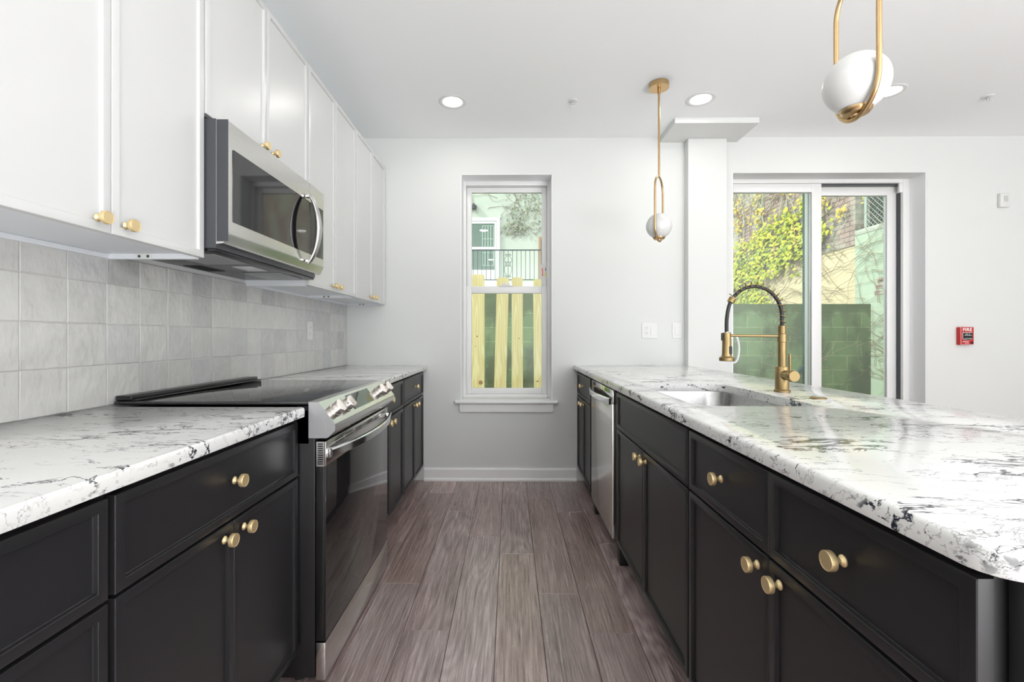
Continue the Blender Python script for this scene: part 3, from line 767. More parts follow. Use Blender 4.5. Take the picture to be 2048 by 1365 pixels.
def bowed(xb, ya, yb, z, bow, hh, tk, sgn):
    m_ = MB(); rings = []; n_ = 28
    for k in range(n_+1):
        q = k/n_; y = ya+(yb-ya)*q; off = bow*(1-(2*q-1)**2); x = xb+sgn*off
        sl_ = sgn*bow*(-4*(2*q-1))/(yb-ya); l = math.hypot(1, sl_); nx, ny = 1/l, -sl_/l
        r_ = []
        for dn, dz in ((-tk, -hh+.003), (-tk, hh-.003), (-tk+.003, hh), (tk-.004, hh), (tk, hh-.004), (tk, -hh+.004), (tk-.004, -hh), (-tk+.003, -hh)):
            r_.append(Vector((x+nx*dn*sgn, y+ny*dn*sgn, z+dz)))
        rings.append(r_)
    m_.loops(rings, True, True, True); return m_
mb = bowed(-.5835, y0+.010, y1-.010, .757, .046, .0155, .0075, 1)
for yy in (y0+.010, y1-.036): mb.box((-.5968, yy, .743), (-.584, yy+.026, .771), .002)
build('handle', mb, M['chrome'], od, 40)
mb = MB(); mb.box((-.6295, y0+.003, .022), (-.5985, y1-.003, .1435), .003); build('storage_drawer', mb, M['steel_v'], t)

# ------------------------------------------------------------------ microwave
t = empty('microwave', (-1.10, (y0+y1)/2, 1.418), 'stainless over the range microwave under the short white cabinet', 'microwave')
mb = MB(); mb.box((-1.2995, y0, 1.424), (-.953, y1, 1.846), .002)
build('body', mb, M['dark_plastic'], t)
ysp = 2.075
prof = [(-.9525, 1.844), (-.918, 1.842), (-.911, 1.836), (-.911, 1.478), (-.9135, 1.470), (-.926, 1.444), (-.931, 1.440), (-.9525, 1.438)]
mb = MB(); mb.prism(prof, lambda p: Vector((p[0], y0, p[1])), lambda p: Vector((p[0], ysp-.0008, p[1])))
mb.mi = 1; mb.box((-.951, y0-.0006, 1.446), (-.9125, y0-.0001, 1.8415))
md_ = build('door', mb, [M['steel_v'], M['dark_plastic']], t, 20)
mb = MB(); mb.prism(prof, lambda p: Vector((p[0], ysp+.0008, p[1])), lambda p: Vector((p[0], y1, p[1])))
mc = build('control_panel', mb, M['steel_v'], t, 20)
mb = MB(); mb.prism(rrect(y0+.020, ysp-.003, 1.513, 1.752, .006, 4), lambda p: Vector((-.9108, p[0], p[1])), lambda p: Vector((-.9094, p[0], p[1]))); build('window', mb, M['black_glass'], md_)
mb = MB(); mb.prism(rrect(ysp+.003, y1-.010, 1.513, 1.752, .004, 4), lambda p: Vector((-.9108, p[0], p[1])), lambda p: Vector((-.9094, p[0], p[1]))); build('keypad_glass', mb, M['black_glass'], mc)
mb = MB(); rings = []; hy = 2.035
for k in range(29):
    q = k/28; z = 1.463+.312*q; off = .046*(1-(2*q-1)**2)**.8; x = -.897+off
    s_ = .0075+.006*(1-abs(2*q-1)); wd = .012+.007*(1-(2*q-1)**2)
    rings.append([Vector((x+s_*math.cos(a), hy+wd*math.sin(a), z)) for a in [2*PI*j/14 for j in range(14)]])
mb.loops(rings, True, True, True)
for z in (1.470, 1.760): mb.box((-.9095, hy-.010, z-.004), (-.892, hy+.010, z+.012), .003)
build('handle', mb, plain('satin handle steel', (.55, .54, .53), .32, 1), md_, 50)
mb = MB(); mb.box((-1.298, y0+.003, 1.4145), (-.957, y1-.003, 1.4236), .002)
un = build('underside', mb, M['black_enamel'], t)
for ya, yb in ((y0+.05, y0+.26), (y1-.26, y1-.05)):
    mb = MB(); mb.box((-1.16, ya, 1.4120), (-.99, yb, 1.4143), .0008); build('grease_filter', mb, M['mesh_filter'], un)
mb = MB(); mb.box((-1.10, 1.80, 1.4125), (-1.02, 1.92, 1.4143), .0008); build('lamp_lens', mb, M['lens'], un)
mb = MB()
for k in range(8): mb.box((-1.275+k*.009, y0+.30, 1.4135), (-1.271+k*.009, y1-.30, 1.4143))
build('vent_slots', mb, M['shadow_slot'], un)

# ------------------------------------------------------------------ dishwasher
ya, yb = 2.3385, 2.9345
t = empty('dishwasher', (.80, (ya+yb)/2, 0), 'stainless front dishwasher built into the peninsula', 'dishwasher')
mb = MB(); mb.box((.546, ya+.004, .105), (1.10, yb-.004, .874)); build('tub', mb, M['dark_plastic'], t)
mb = MB(); mb.box((.60, ya+.004, .001), (.62, yb-.004, .104)); build('toe_kick', mb, M['kick'], t)
mb = MB(); mb.box((.5195, ya, .108), (.5455, yb, .7945), .003); dd = build('door', mb, M['steel_v'], t)
mb = MB(); mb.box((.522, ya, .7955), (.5455, yb, .866), .003); dc = build('control_strip', mb, M['chrome'], t)
mb = MB(); mb.box((.5212, ya+.08, .802), (.5218, yb-.08, .826)); build('pocket', mb, M['shadow_slot'], dc)
mb = MB()
for k in range(4): mb.box((.5212, yb-.10, .838+k*.005), (.5218, yb-.045, .8402+k*.005))
build('button_marks', mb, M['shadow_slot'], dc)
mb = bowed(.511, ya+.008, yb-.008, .806, .030, .017, .0065, -1); build('handle', mb, M['chrome'], dd, 40)

# ------------------------------------------------------------------ pendant lamps
def pendant(x, y, dx, dy, label):
    t = empty('pendant_lamp', (x, y, 1.735), label, 'pendant lamp', 'brass pendant lamps over the peninsula')
    zc, rr, w_ = 1.826, .078, .0855; ztop = 2.045
    mb = MB(); mb.lathe([(.0001, 0), (.060, 0), (.060, .030), (.058, .0325), (.0001, .0325)], (x, y, ZC-.0328), (0, 0, 1), 40); build('canopy', mb, M['gold'], t)
    mb = MB(); mb.tube([(x, y, ztop+w_+.002), (x, y, ZC-.033)], .0065, 14); mb.lathe([(.009, 0), (.009, .035)], (x, y, ZC-.070), (0, 0, 1), 16); build('rod', mb, M['gold'], t)
    d = Vector((dx, dy, 0)).normalized(); pts = []
    for k in range(25): a = PI*k/24; pts.append(Vector((x, y, ztop)) + d*w_*math.cos(a) + Vector((0, 0, w_*math.sin(a))))
    for k in range(25): a = PI+PI*k/24; pts.append(Vector((x, y, zc-.004)) + d*w_*math.cos(a) + Vector((0, 0, (w_+.004)*math.sin(a))))
    mb = MB(); mb.tube(pts, .0065, 12, True); build('loop', mb, M['gold'], t, 60)
    mb = MB(); mb.sphere((x, y, zc), rr); build('globe', mb, M['opal'], t, 60)
    mb = MB(); mb.lathe([(.0001, -.0905), (.012, -.0905), (.013, -.086), (.030, -.0835), (.0365, -.076), (.0375, -.0705), (.0355, -.0705), (.0280, -.0790), (.0001, -.0795)], (x, y, zc), (0, 0, 1), 32); build('cup', mb, M['gold'], t)
pendant(.925, 2.855, .55, .83, 'far brass pendant lamp hanging clear of the wall with its whole rod in view')
pendant(.942, 1.256, .07, .997, 'near brass pendant lamp with the large white globe cut off by the photo top')

# ------------------------------------------------------------------ recessed lights
def downlight(x, y, label):
    t = empty('recessed_light', (x, y, ZC-.006), label, 'ceiling light', 'recessed ceiling lights')
    mb = MB(); mb.lathe([(.064, -.0003), (.092, -.0003), (.092, -.003), (.088, -.0055), (.070, -.0055), (.0645, -.003), (.0645, -.0003)], (x, y, ZC), (0, 0, 1), 40, caps=False); build('trim_ring', mb, M['white_plastic'], t)
    mb = MB(); mb.lathe([(.0001, -.0006), (.0635, -.0006), (.0635, -.0028), (.0001, -.0032)], (x, y, ZC), (0, 0, 1), 40); build('diffuser', mb, M['lamp'], t)
    l = bpy.data.lights.new('lamp', 'AREA'); l.shape = 'DISK'; l.size = .127; l.energy = DOWNLIGHT_W; l.color = (1, .98, .95)
    o = bpy.data.objects.new('lamp', l); sc.collection.objects.link(o); o.parent = t; o.location = (0, 0, ZC-.0042-WLOC[t].z)
downlight(-.385, 3.065, 'lit recessed ceiling light above the aisle in front of the window')
downlight(1.262, 3.045, 'lit recessed ceiling light beside the far pendant rod')
downlight(2.43, 2.96, 'lit recessed ceiling light half hidden behind the near pendant globe')
for x in (-.385, 1.262, 2.9):  # extra fixtures out of view, added to brighten the room
    for y in (.95, -1.6): downlight(x, y, 'unseen recessed ceiling light added to brighten the near part of the room')

# ------------------------------------------------------------------ sprinklers
def sprinkler(x, y, label):
    t = empty('sprinkler_head', (x, y, ZC-.035), label, 'sprinkler', 'fire sprinklers in the ceiling')
    mb = MB(); mb.lathe([(.032, -.0003), (.032, -.004), (.026, -.007), (.0001, -.007)], (x, y, ZC), (0, 0, 1), 28); build('escutcheon', mb, M['white_plastic'], t)
    mb = MB(); mb.lathe([(.007, -.0072), (.007, -.016), (.0001, -.016)], (x, y, ZC), (0, 0, 1), 14)
    for s_ in (-1, 1): mb.tube([(x+s_*.006, y, ZC-.012), (x+s_*.010, y, ZC-.022), (x+s_*.002, y, ZC-.032)], .0016, 6)
    mb.lathe([(.0001, -.032), (.013, -.032), (.013, -.0335), (.0001, -.0335)], (x, y, ZC), (0, 0, 1), 16); build('deflector', mb, M['chrome'], t)
sprinkler(.42, 3.06, 'small ceiling sprinkler between the two lit recessed lights')
sprinkler(3.13, 3.03, 'small ceiling sprinkler near the right edge of the photo')

# ------------------------------------------------------------------ wall plates and devices
def outlet_face(t, c, xfp):
    for dz in (.019, -.019):
        mb = MB(); mb.prism(rrect(-.0165, .0165, dz-.0155, dz+.0155, .006, 3), lambda p: xfp(c+p[0], p[1], .0051), lambda p: xfp(c+p[0], p[1], .0072)); f_ = build('receptacle', mb, M['white_plastic'], t)
        mb = MB()
        for dx, hh in ((-.006, .0045), (.006, .0035)):
            mb.prism([(dx-.0011, dz+.003-hh), (dx+.0011, dz+.003-hh), (dx+.0011, dz+.003+hh), (dx-.0011, dz+.003+hh)], lambda p: xfp(c+p[0], p[1], .0072), lambda p: xfp(c+p[0], p[1], .0076))
        mb.prism([(.0024*math.cos(2*PI*k/10), dz-.008+.0024*math.sin(2*PI*k/10)) for k in range(10)], lambda p: xfp(c+p[0], p[1], .0072), lambda p: xfp(c+p[0], p[1], .0076))
        build('contact_holes', mb, M['shadow_slot'], f_)
def rocker_face(t, c, xfp):
    mb = MB(); mb.loops([[xfp(c+a, b, d) for a, b in ((-.0165, -.034), (.0165, -.034), (.0165, .034), (-.0165, .034))] for d in (.0051, .0062)], True, False, True)
    mb.loops([[xfp(c-.015, -.032, .0064), xfp(c+.015, -.032, .0064), xfp(c+.015, .032, .0064), xfp(c-.015, .032, .0064)],
              [xfp(c-.0145, -.0315, .0098), xfp(c+.0145, -.0315, .0098), xfp(c+.0145, .0315, .0068), xfp(c-.0145, .0315, .0068)]], True, True, True)
    build('rocker', mb, M['white_plastic'], t, 0)
def plate(name, xfp, wd, label, cat, faces, org):
    t = empty(name, org, label, cat)
    mb = MB(); mb.loops([[xfp(a, b, d) for a, b in rrect(-wd/2+i, wd/2-i, -.062+i, .062-i, .004, 3)] for i, d in ((0, .0003), (0, .003), (.002, .005))], True, True, True); build('plate', mb, M['white_plastic'], t, 30)
    for kind, c in faces: (outlet_face if kind == 'o' else rocker_face)(t, c, xfp)
pf = lambda cx, cz: (lambda a, b, d: Vector((cx+a, YF-d, cz+b)))
plate('outlet_plate', pf(1.101, 1.188), .122, 'wide white wall plate with an outlet and a rocker switch above the peninsula end', 'outlet', (('o', -.023), ('r', .023)), (1.101, YF, 1.126))
plate('switch_plate', pf(1.315, 1.188), .074, 'white single rocker switch plate on the wall beside the column', 'switch', (('r', 0),), (1.315, YF, 1.126))
pt = lambda a, b, d: Vector((XW+.0092+d, 2.945+a, 1.178+b))
plate('outlet_plate', pt, .074, 'white outlet plate on the tile backsplash', 'outlet', (('o', 0),), (XW+.01, 2.945, 1.116))
# fire alarm pull station
cx, cz = 3.555, 1.145
t = empty('fire_alarm_pull_station', (cx, YF, cz-.07), 'red fire alarm pull station on the wall right of the glass door', 'fire alarm')
mb = MB(); mb.box((cx-.053, YF-.034, cz-.069), (cx+.053, YF-.0004, cz+.069), .004, 3); bx = build('housing', mb, M['red'], t)
mb = MB()
for lo, hi in (((-.051, -.067), (-.0490, .067)), ((.0490, -.067), (.051, .067)), ((-.049, -.067), (.049, -.0652))): mb.box((cx+lo[0], YF-.0350, cz+lo[1]), (cx+hi[0], YF-.0345, cz+hi[1]))
build('white_outline', mb, M['white_ink'], bx)
fc = bpy.data.curves.new('lettering', 'FONT'); fc.body = 'FIRE'; fc.size = .036; fc.align_x = 'CENTER'; fc.extrude = .0004; fc.space_character = 1.12; fc.offset = .0009
tmp_ = bpy.data.objects.new('lettering', fc); sc.collection.objects.link(tmp_); bpy.context.view_layer.update()
me_ = bpy.data.meshes.new_from_object(tmp_.evaluated_get(bpy.context.evaluated_depsgraph_get())); bpy.data.objects.remove(tmp_)
lo_ = bpy.data.objects.new('lettering', me_); sc.collection.objects.link(lo_); lo_.parent = bx; me_.materials.clear(); me_.materials.append(M['white_ink'])
lo_.rotation_euler = (PI/2, 0, 0); lo_.location = Vector((cx, YF-.0349, cz+.037))-WLOC[bx]
def curved(i): return [(-.037+i, .027-i), (.037-i, .027-i), (.037-i, -.024+i), (.020, -.031+i), (0, -.033+i), (-.020, -.031+i), (-.037+i, -.024+i)]
mb = MB(); mb.prism(curved(0), lambda p: Vector((cx+p[0], YF-.0345, cz+p[1])), lambda p: Vector((cx+p[0], YF-.036, cz+p[1]))); rb = build('lever_border', mb, M['white_ink'], bx)
mb = MB(); mb.prism(curved(.003), lambda p: Vector((cx+p[0], YF-.0361, cz+p[1])), lambda p: Vector((cx+p[0], YF-.041, cz+p[1]))); lv = build('pull_lever', mb, M['black_enamel'], bx)
mb = MB(); mb.box((cx-.028, YF-.0425, cz+.004), (cx+.028, YF-.0411, cz+.007)); mb.box((cx-.028, YF-.0425, cz-.0205), (cx+.028, YF-.0411, cz-.018))
mb.box((cx-.020, YF-.0425, cz+.013), (cx-.002, YF-.0411, cz+.016)); mb.box((cx+.006, YF-.0425, cz+.013), (cx+.014, YF-.0411, cz+.016)); build('lever_print', mb, M['white_ink'], lv)
mb = MB(); mb.box((cx-.038, YF-.0352, cz-.046), (cx+.012, YF-.0345, cz-.042)); mb.box((cx-.018, YF-.0352, cz-.057), (cx+.012, YF-.0345, cz-.054)); build('small_print', mb, M['white_ink'], bx)
mb = MB(); mb.lathe([(.009, 0), (.009, .002), (.0001, .002)], (cx+.036, YF-.0345, cz-.054), (0, -1, 0), 18); build('key_lock', mb, M['black_enamel'], bx)
cx, cz = 3.86, 2.205
t = empty('wall_sensor', (cx, YF, cz-.055), 'small white wall sensor box high up near the right edge', 'sensor')
mb = MB(); mb.box((cx-.038, YF-.026, cz-.054), (cx+.038, YF-.0004, cz+.054), .006, 3); bx = build('housing', mb, M['white_plastic'], t)
mb = MB(); mb.box((cx-.013, YF-.028, cz-.012), (cx+.018, YF-.0262, cz+.034), .0008); build('lens', mb, plain('grey lens', (.55, .55, .52), .3), bx)

# ------------------------------------------------------------------ outside
mb = MB(); mb.box((-12, 3.905, -.16), (12, 6.49, -.05)); struct('ground', mb, M['concrete'])
mb = MB(); mb.box((-12, 6.72, .5), (5.09, 22, 1.50)); o = struct('terrain', mb, M['soil'])
XS = 5.1
# retaining wall across the yard
t = empty('retaining_wall', (0, 6.5, -.05), 'mossy green block retaining wall across the yard behind door and window', 'retaining wall', None, 'structure')
mb = MB(); mb.box((-6, 6.50, -.05), (1.6, 6.70, 1.80), .004); mb.box((1.6, 6.50, -.05), (XS-.002, 6.70, 1.605), .004); build('block_wall', mb, M['moss_block'], t)
# boundary wall on the right: cream stucco low, brick above, mint block nearer
t = empty('boundary_wall', (XS, 9, -.05), 'tall boundary wall of brick over cream stucco beyond the glass door', 'wall', None, 'structure')
mb = MB(); mb.box((XS, 6.80, -.05), (XS+.2, 20, 2.49)); build('stucco_base', mb, M['yellow_stucco'], t)
mb = MB(); mb.box((XS-.012, 6.80, 2.491), (XS+.2, 20, 7.0)); build('brick_face', mb, M['brick'], t)
mb = MB(); mb.box((XS-.02, 4.0, -.05), (XS+.2, 6.795, 2.62)); mb.mi = 1; mb.box((XS-.028, 4.0, 2.621), (XS+.22, 6.795, 2.70), .01)
build('mint_block_face', mb, [M['mint_block'], M['mint_stucco']], t)
mb = MB()
for k in range(3):
    mb.box((XS-.024, 6.18+rnd.uniform(-.02, .02), 1.72+k*.085), (XS-.0195, 6.42+rnd.uniform(-.04, .02), 1.785+k*.085), .001)
build('bare_bricks', mb, M['brick'], t)
t = empty('neighbour_wall', (XS+.65, 7, -.05), 'green stained brick wall behind the chain link fence', 'wall', None, 'structure')
mb = MB(); mb.box((XS+.55, 4.0, -.05), (XS+.75, 12, 6.5)); build('brick_face', mb, M['brick_green'], t)
# chain link fence on the mint wall
t = empty('chain_link_fence', (XS+.08, 6, 2.70), 'chain link fence with a pale post on top of the mint wall', 'fence')
mb = MB(); mb.tube([(XS+.08, 6.72, 2.702), (XS+.08, 6.72, 4.2)], .022, 10); mb.tube([(XS+.08, 5.0, 4.18), (XS+.08, 6.72, 4.18)], .015, 8); build('post', mb, M['galv'], t)
mb = MB()
for k in range(60):
    a = 4.0+k*.075
    for s_ in (-1, 1):
        p0, p1 = (a, 2.70), (a+s_*1.48, 4.18)
        q0 = Vector((XS+.08, p0[0], p0[1])); q1 = Vector((XS+.08+.003*s_, p1[0], p1[1]))
        if q1.y > 6.71:
            q = (6.71-q0.y)/(q1.y-q0.y)
            if q <= 0: continue
            q1 = q0.lerp(q1, q)
        if q0.y > 6.71:
            q = (q0.y-6.71)/(q0.y-q1.y)
            if q >= 1: continue
            q0 = q0.lerp(q1, q)
        if (q1-q0).length > .05: mb.tube([q0, q1], .004, 4, caps=False)
build('wire_mesh', mb, M['galv'], t, 0)
# dark green steel post with a stair stringer
t = empty('steel_post', (3.084, 4.80, -.05), 'dark green steel post with a stair brace just outside the glass door', 'post')
mb = MB(); mb.box((3.058, 4.775, -.0495), (3.110, 4.825, 4.2), .004); build('post', mb, M['green_steel'], t)
mb = MB(); mb.prism([(0, 0), (.045, 0), (.045, .05), (0, .05)], lambda p: Vector((3.06, 4.78+p[0], .80+p[1])), lambda p: Vector((2.45, 4.78+p[0], .20+p[1]))); build('brace', mb, M['green_steel'], t)

# picket fence boards outside the window
pk = [(-.374, .150, 1.872, 0), (-.099, .140, 1.835, .012), (.085, .130, 1.835, 0), (.345, .140, 1.815, -.004)]
names = ['leftmost wide fence board outside the window, tallest with a big knot near its base', 'slightly tilted second fence board from the left outside the window',
         'third fence board from the left outside the window, narrowest', 'rightmost fence board outside the window, cut off by the sash']
PY = 5.36
for (x, wd, zt, lean), lb in zip(pk, names):
    mb = MB(); g = .018
    poly = [(-wd/2, -.0495), (wd/2, -.0495), (wd/2, zt-g), (wd/2-g, zt), (-wd/2+g, zt), (-wd/2, zt-g)]
    fx = lambda p: x+p[0]+lean*2.2*(p[1]-1.2)
    mb.prism(poly, lambda p: Vector((fx(p), PY, p[1])), lambda p: Vector((fx(p), PY+.018, p[1])))
    o = build('fence_board', mb, M['pine'], None, 0, (lb, 'fence board', 'pine fence boards outside the window'))
    mb = MB()
    ks = {0: [(.03, .605, .026), (-.01, 1.145, .010), (-.03, 1.03, .006)], 1: [], 2: [(.02, 1.12, .008)], 3: [(-.03, .62, .010)]}[pk.index((x, wd, zt, lean))]
    for kx, kz, kr in ks: mb.lathe([(kr, 0), (kr*.9, .0012), (.0001, .0014)], (fx((kx, kz)), PY-.0001, kz), (0, -1, 0), 14)
    if ks: build('knot', mb, M['pine_knot'], o)
    else: mb.bm.free()
mb = MB(); mb.box((-.62, PY+.019, .38), (.42, PY+.057, .47), .003)
build('fence_rail', mb, M['pine'], None, 30, ('horizontal pine rail behind the fence boards', 'fence rail'))

# house across the yard
HY = 15.5
t = empty('house', (0, HY, 1.5), 'pale mint stucco house with a white storm door seen through the window', 'house')
mb = MB(); mb.box((-9, HY, 1.5), (4.6, HY+.4, 11)); mb.box((-1.75, HY-.05, 5.17), (-.30, HY-.0005, 5.30)); build('wall', mb, M['mint_stucco'], t)
mb = MB(); frame_boxes(mb, -1.62, -.34, 2.9, 5.16, HY-.08, HY-.001, .10, .10, .11, .06, .004); fr = build('door_frame', mb, M['house_white'], t)
mb = MB(); frame_boxes(mb, -1.51, -.45, 2.96, 5.04, HY-.06, HY-.02, .07, .07, .07, .45, .004); mb.box((-1.44, HY-.06, 4.10), (-.52, HY-.02, 4.18)); sd_ = build('storm_door', mb, M['house_white'], t)
mb = MB(); mb.box((-1.44, HY-.045, 3.41), (-.52, HY-.035, 4.10)); mb.box((-1.44, HY-.045, 4.18), (-.52, HY-.035, 4.97)); build('pane', mb, M['house_glass'], sd_)
mb = MB()
for k in range(5): mb.box((-.94+k*.095, HY-.050, 3.55), (-.925+k*.095, HY-.0455, 4.90))
for z in (3.55, 3.98, 4.45, 4.89): mb.box((-.94, HY-.050, z), (-.545, HY-.0455, z+.012))
build('muntins', mb, plain('pale muntin', (.45, .60, .50), .5), sd_)
mb = MB(); frame_boxes(mb, .97, 1.9, 3.0, 4.52, HY-.07, HY-.001, .07, .07, .08, .08, .004); w2 = build('side_window', mb, M['brown_wood'], t)
mb = MB(); mb.box((1.04, HY-.03, 3.08), (1.83, HY-.02, 4.44)); build('pane', mb, plain('dark pane', (.05, .06, .05), .1), w2)
mb = MB(); mb.box((-4, 14.3, 2.62), (4.0, HY-.001, 2.86)); build('porch_slab', mb, M['house_white'], t)
mb = MB()
for x in (-3.5, -1.2, 1.2, 3.5): mb.box((x-.06, 14.45, 1.5), (x+.06, 14.57, 2.62))
build('porch_posts', mb, M['house_white'], t)
mb = MB(); mb.lathe([(.05, 0), (.10, .02), (.11, .12), (.06, .17), (.0001, .18)], (-1.22, HY-.14, 5.42), (0, 0, 1), 16); mb.box((-1.25, HY-.14, 5.58), (-1.19, HY-.001, 5.64))
build('wall_lamp', mb, M['dark_plastic'], t)
RY, rz0, rz1 = 14.42, 2.93, 3.86
t = empty('porch_railing', (0, RY, 2.86), 'black wrought iron porch railing with scroll panel in front of the mint house', 'railing')
mb = MB(); mb.box((-3, RY-.02, rz1), (3, RY+.02, rz1+.035)); mb.box((-3, RY-.012, rz0), (3, RY+.012, rz0+.025))
for x in (-2.9, 2.9): mb.box((x-.02, RY-.02, 2.861), (x+.02, RY+.02, rz1))
build('rails', mb, M['iron'], t)
mb = MB()
for k in range(-9, 11):
    x = -.06+k*.137
    mb.box((x-.009, RY-.009, rz0+.025), (x+.009, RY+.009, rz1))
build('balusters', mb, M['iron'], t)
mb = MB()
for s_ in (-1, 1):
    for (z, sg) in ((3.72, 1), (3.48, 1), (3.40, -1), (3.06, -1)):
        pts = []
        for k in range(22):
            a = k/21*1.6*2*PI; r_ = .042*(1-k/26)
            pts.append((-.06+s_*(.055+r_*math.cos(a)*-1), RY, z+sg*r_*math.sin(a)))
        mb.tube(pts, .006, 5)
    mb.tube([(-.06+s_*.02, RY, 3.70), (-.06+s_*.115, RY, 3.60), (-.06+s_*.115, RY, 3.52), (-.06+s_*.03, RY, 3.44), (-.06+s_*.115, RY, 3.34), (-.06+s_*.115, RY, 3.20), (-.06+s_*.02, RY, 3.06)], .006, 5)
build('scroll_panel', mb, M['iron'], t)

# ivy and vines
def leaf(mb, c, n_, size):
    n_ = n_.normalized(); up = Vector((0, 0, -1)); up = (up - n_*up.dot(n_))
    up = up.normalized() if up.length > 1e-3 else Vector((0, 1, 0))
    up = Matrix.Rotation(rnd.uniform(-.9, .9), 3, n_) @ up; si = n_.cross(up)
    P = lambda a, b, h=0: mb.bm.verts.new(c + si*a*size + up*b*size + n_*h*size)
    b0, tip, l1, r1, l2, r2 = P(0, -.35), P(0, .75, -.12), P(-.55, -.25, -.1), P(.55, -.25, -.1), P(-.38, .25, -.1), P(.38, .25, -.1)
    m0 = P(0, .15, .06)
    for f_ in ((b0, l1, m0), (l1, l2, m0), (l2, tip, m0), (tip, r2, m0), (r2, r1, m0), (r1, b0, m0)): mb.bm.faces.new(f_)
def lerp_tab(tab, x):
    for (a, va), (b, vb) in zip(tab, tab[1:]):
        if a <= x <= b: return va+(vb-va)*(x-a)/(b-a)
    return tab[0][1] if x < tab[0][0] else tab[-1][1]
low = [(7.4, 2.60), (7.84, 2.50), (8.7, 2.36), (9.8, 1.85), (10.6, 1.5)]; top = [(7.4, 3.45), (7.84, 3.42), (8.7, 3.28), (9.8, 3.16), (11, 3.05)]
centres = [(rnd.uniform(7.4, 11.5), rnd.random()) for _ in range(150)]
mb = MB()
for k in range(2300):
    cy_, q = centres[rnd.randrange(len(centres))]
    y = cy_+rnd.gauss(0, .16); lo_z, hi_z = lerp_tab(low, y), lerp_tab(top, y)
    z = lo_z+(hi_z-lo_z)*q**.9+rnd.gauss(0, .10)
    leaf(mb, Vector((XS-.075-rnd.random()*.08, y, z)), Vector((-1, rnd.gauss(-.3, .5), rnd.gauss(.5, .5))), rnd.uniform(.048, .085))
for k in range(260):   # drooping clump below
    y = rnd.gauss(9.45, .28); z = rnd.gauss(1.86, .13)
    leaf(mb, Vector((XS-.075-rnd.random()*.08, y, z)), Vector((-1, rnd.gauss(-.3, .4), rnd.gauss(.5, .4))), rnd.uniform(.04, .072))
build('ivy', mb, M['ivy'], None, 0, ('bright yellow green ivy spreading across the boundary wall outside the glass door', 'ivy', None, 'stuff'), recalc=False)
mb = MB()
cl = [(rnd.uniform(6.3, 11.5), rnd.uniform(2.75, 4.7)) for _ in range(110)]
for y_, z_ in cl:
    for k in range(rnd.randint(5, 12)):
        leaf(mb, Vector((XS-.075-rnd.random()*.08, y_+rnd.gauss(0, .07), z_+rnd.gauss(0, .06))), Vector((-1, rnd.gauss(-.3, .5), rnd.gauss(.4, .5))), rnd.uniform(.035, .065))
build('young_ivy', mb, M['ivy_young'], None, 0, ('scattered orange yellow young ivy shoots on the brick above the green ivy', 'ivy', None, 'stuff'), recalc=False)
def wander(mb, plane, a, b, ang, n_, step, r, off, wob=.35, grav=0.):
    pts = []
    rs = []
    for k in range(n_):
        pts.append(Vector((off-.012, a, b)) if plane == 'yz' else Vector((a, off-.012, b)))
        rs.append(r*(1-.75*k/n_)); ang += rnd.gauss(0, wob); a += math.cos(ang)*step; b += math.sin(ang)*step+grav
        if (plane == 'yz' and (a > 11.5 or a < 5.0)) or (plane == 'xz' and a > 5.02): break
    if len(pts) > 2: mb.tube(pts, rs, 5)
mb = MB()
for k in range(80): wander(mb, 'yz', rnd.uniform(6.9, 10.0), rnd.uniform(1.7, 2.5), rnd.choice((.3, .6, 2.6, 3.4)), rnd.randint(14, 32), .06, rnd.uniform(.003, .006), XS-.034, .14)
for k in range(120): wander(mb, 'yz', rnd.uniform(5.3, 6.75), rnd.uniform(.5, 2.6), rnd.choice((.2, 2.9, 3.3, 1.2)), rnd.randint(10, 26), .05, rnd.uniform(.002, .005), XS-.034, .2)
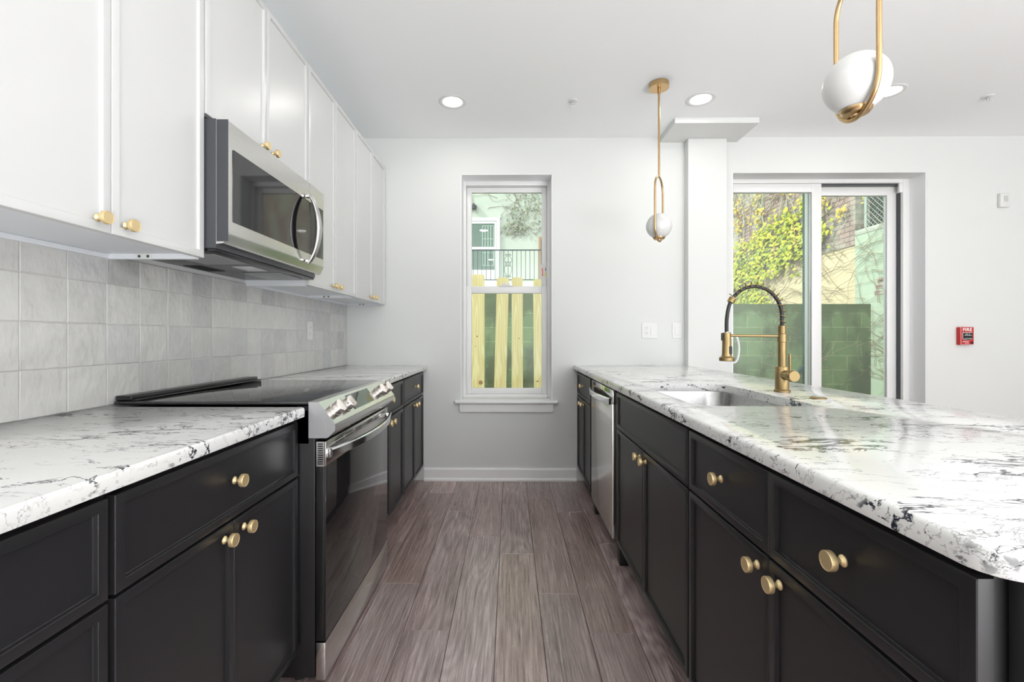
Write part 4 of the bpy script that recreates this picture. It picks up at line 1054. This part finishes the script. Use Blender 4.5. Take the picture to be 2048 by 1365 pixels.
for k in range(30): wander(mb, 'yz', rnd.uniform(6.9, 10.5), rnd.uniform(2.6, 4.4), rnd.choice((1.2, 1.9, .6, 2.6)), rnd.randint(14, 30), .07, rnd.uniform(.005, .010), XS-.035, .16)
build('bare_vines', mb, M['vine'], None, 40, ('thin brown bare vine stems over the cream and mint boundary wall', 'vines', None, 'stuff'))
mb = MB()
for k in range(14): wander(mb, 'yz', rnd.uniform(6.2, 10.5), rnd.uniform(2.7, 4.0), rnd.choice((1.3, 1.8, .5, 2.6)), rnd.randint(16, 30), .08, rnd.uniform(.010, .018), XS-.05, .16)
build('pale_vines', mb, M['vine_pale'], None, 40, ('thick pale vine stems climbing the brick wall', 'vines', None, 'stuff'))
mb = MB()
for k in range(26): wander(mb, 'xz', rnd.uniform(2.6, 5.0), rnd.uniform(.3, 1.2), rnd.choice((.3, .7, 2.5)), rnd.randint(10, 22), .05, rnd.uniform(.002, .005), 6.496, .2)
build('wall_creeper', mb, M['vine'], None, 40, ('dark creeper twigs on the mossy green retaining wall', 'vines', None, 'stuff'))
mb = MB()
for k in range(1100):
    x = rnd.uniform(-.15, 1.6); z = rnd.uniform(4.55, 7.2)
    lim = 4.55+.35*abs(math.sin(x*3.1+.4))
    if z < lim or (x < .25 and z > 5.6 and rnd.random() < .5) or rnd.random() < .25: continue
    leaf(mb, Vector((x, HY-.03-rnd.random()*.05, z)), Vector((rnd.gauss(0, .5), -1, rnd.gauss(.3, .4))), rnd.uniform(.035, .075))
for k in range(180):
    leaf(mb, Vector((rnd.gauss(.25, .22), HY-.03-rnd.random()*.05, rnd.gauss(4.78, .13))), Vector((rnd.gauss(0, .5), -1, rnd.gauss(.3, .4))), rnd.uniform(.04, .08))
build('house_ivy', mb, M['ivy_dry'], None, 0, ('grey green ivy patch hanging on the mint house wall', 'ivy', None, 'stuff'), recalc=False)
mb = MB()
for k in range(30): wander(mb, 'xz', rnd.uniform(-1.3, 1.4), rnd.uniform(4.6, 6.6), rnd.choice((.4, .8, 2.6, -1.3)), rnd.randint(8, 18), .08, rnd.uniform(.004, .008), HY-.005, .3)
build('house_vines', mb, M['vine'], None, 40, ('fine bare vine stems on the mint house wall', 'vines', None, 'stuff'))
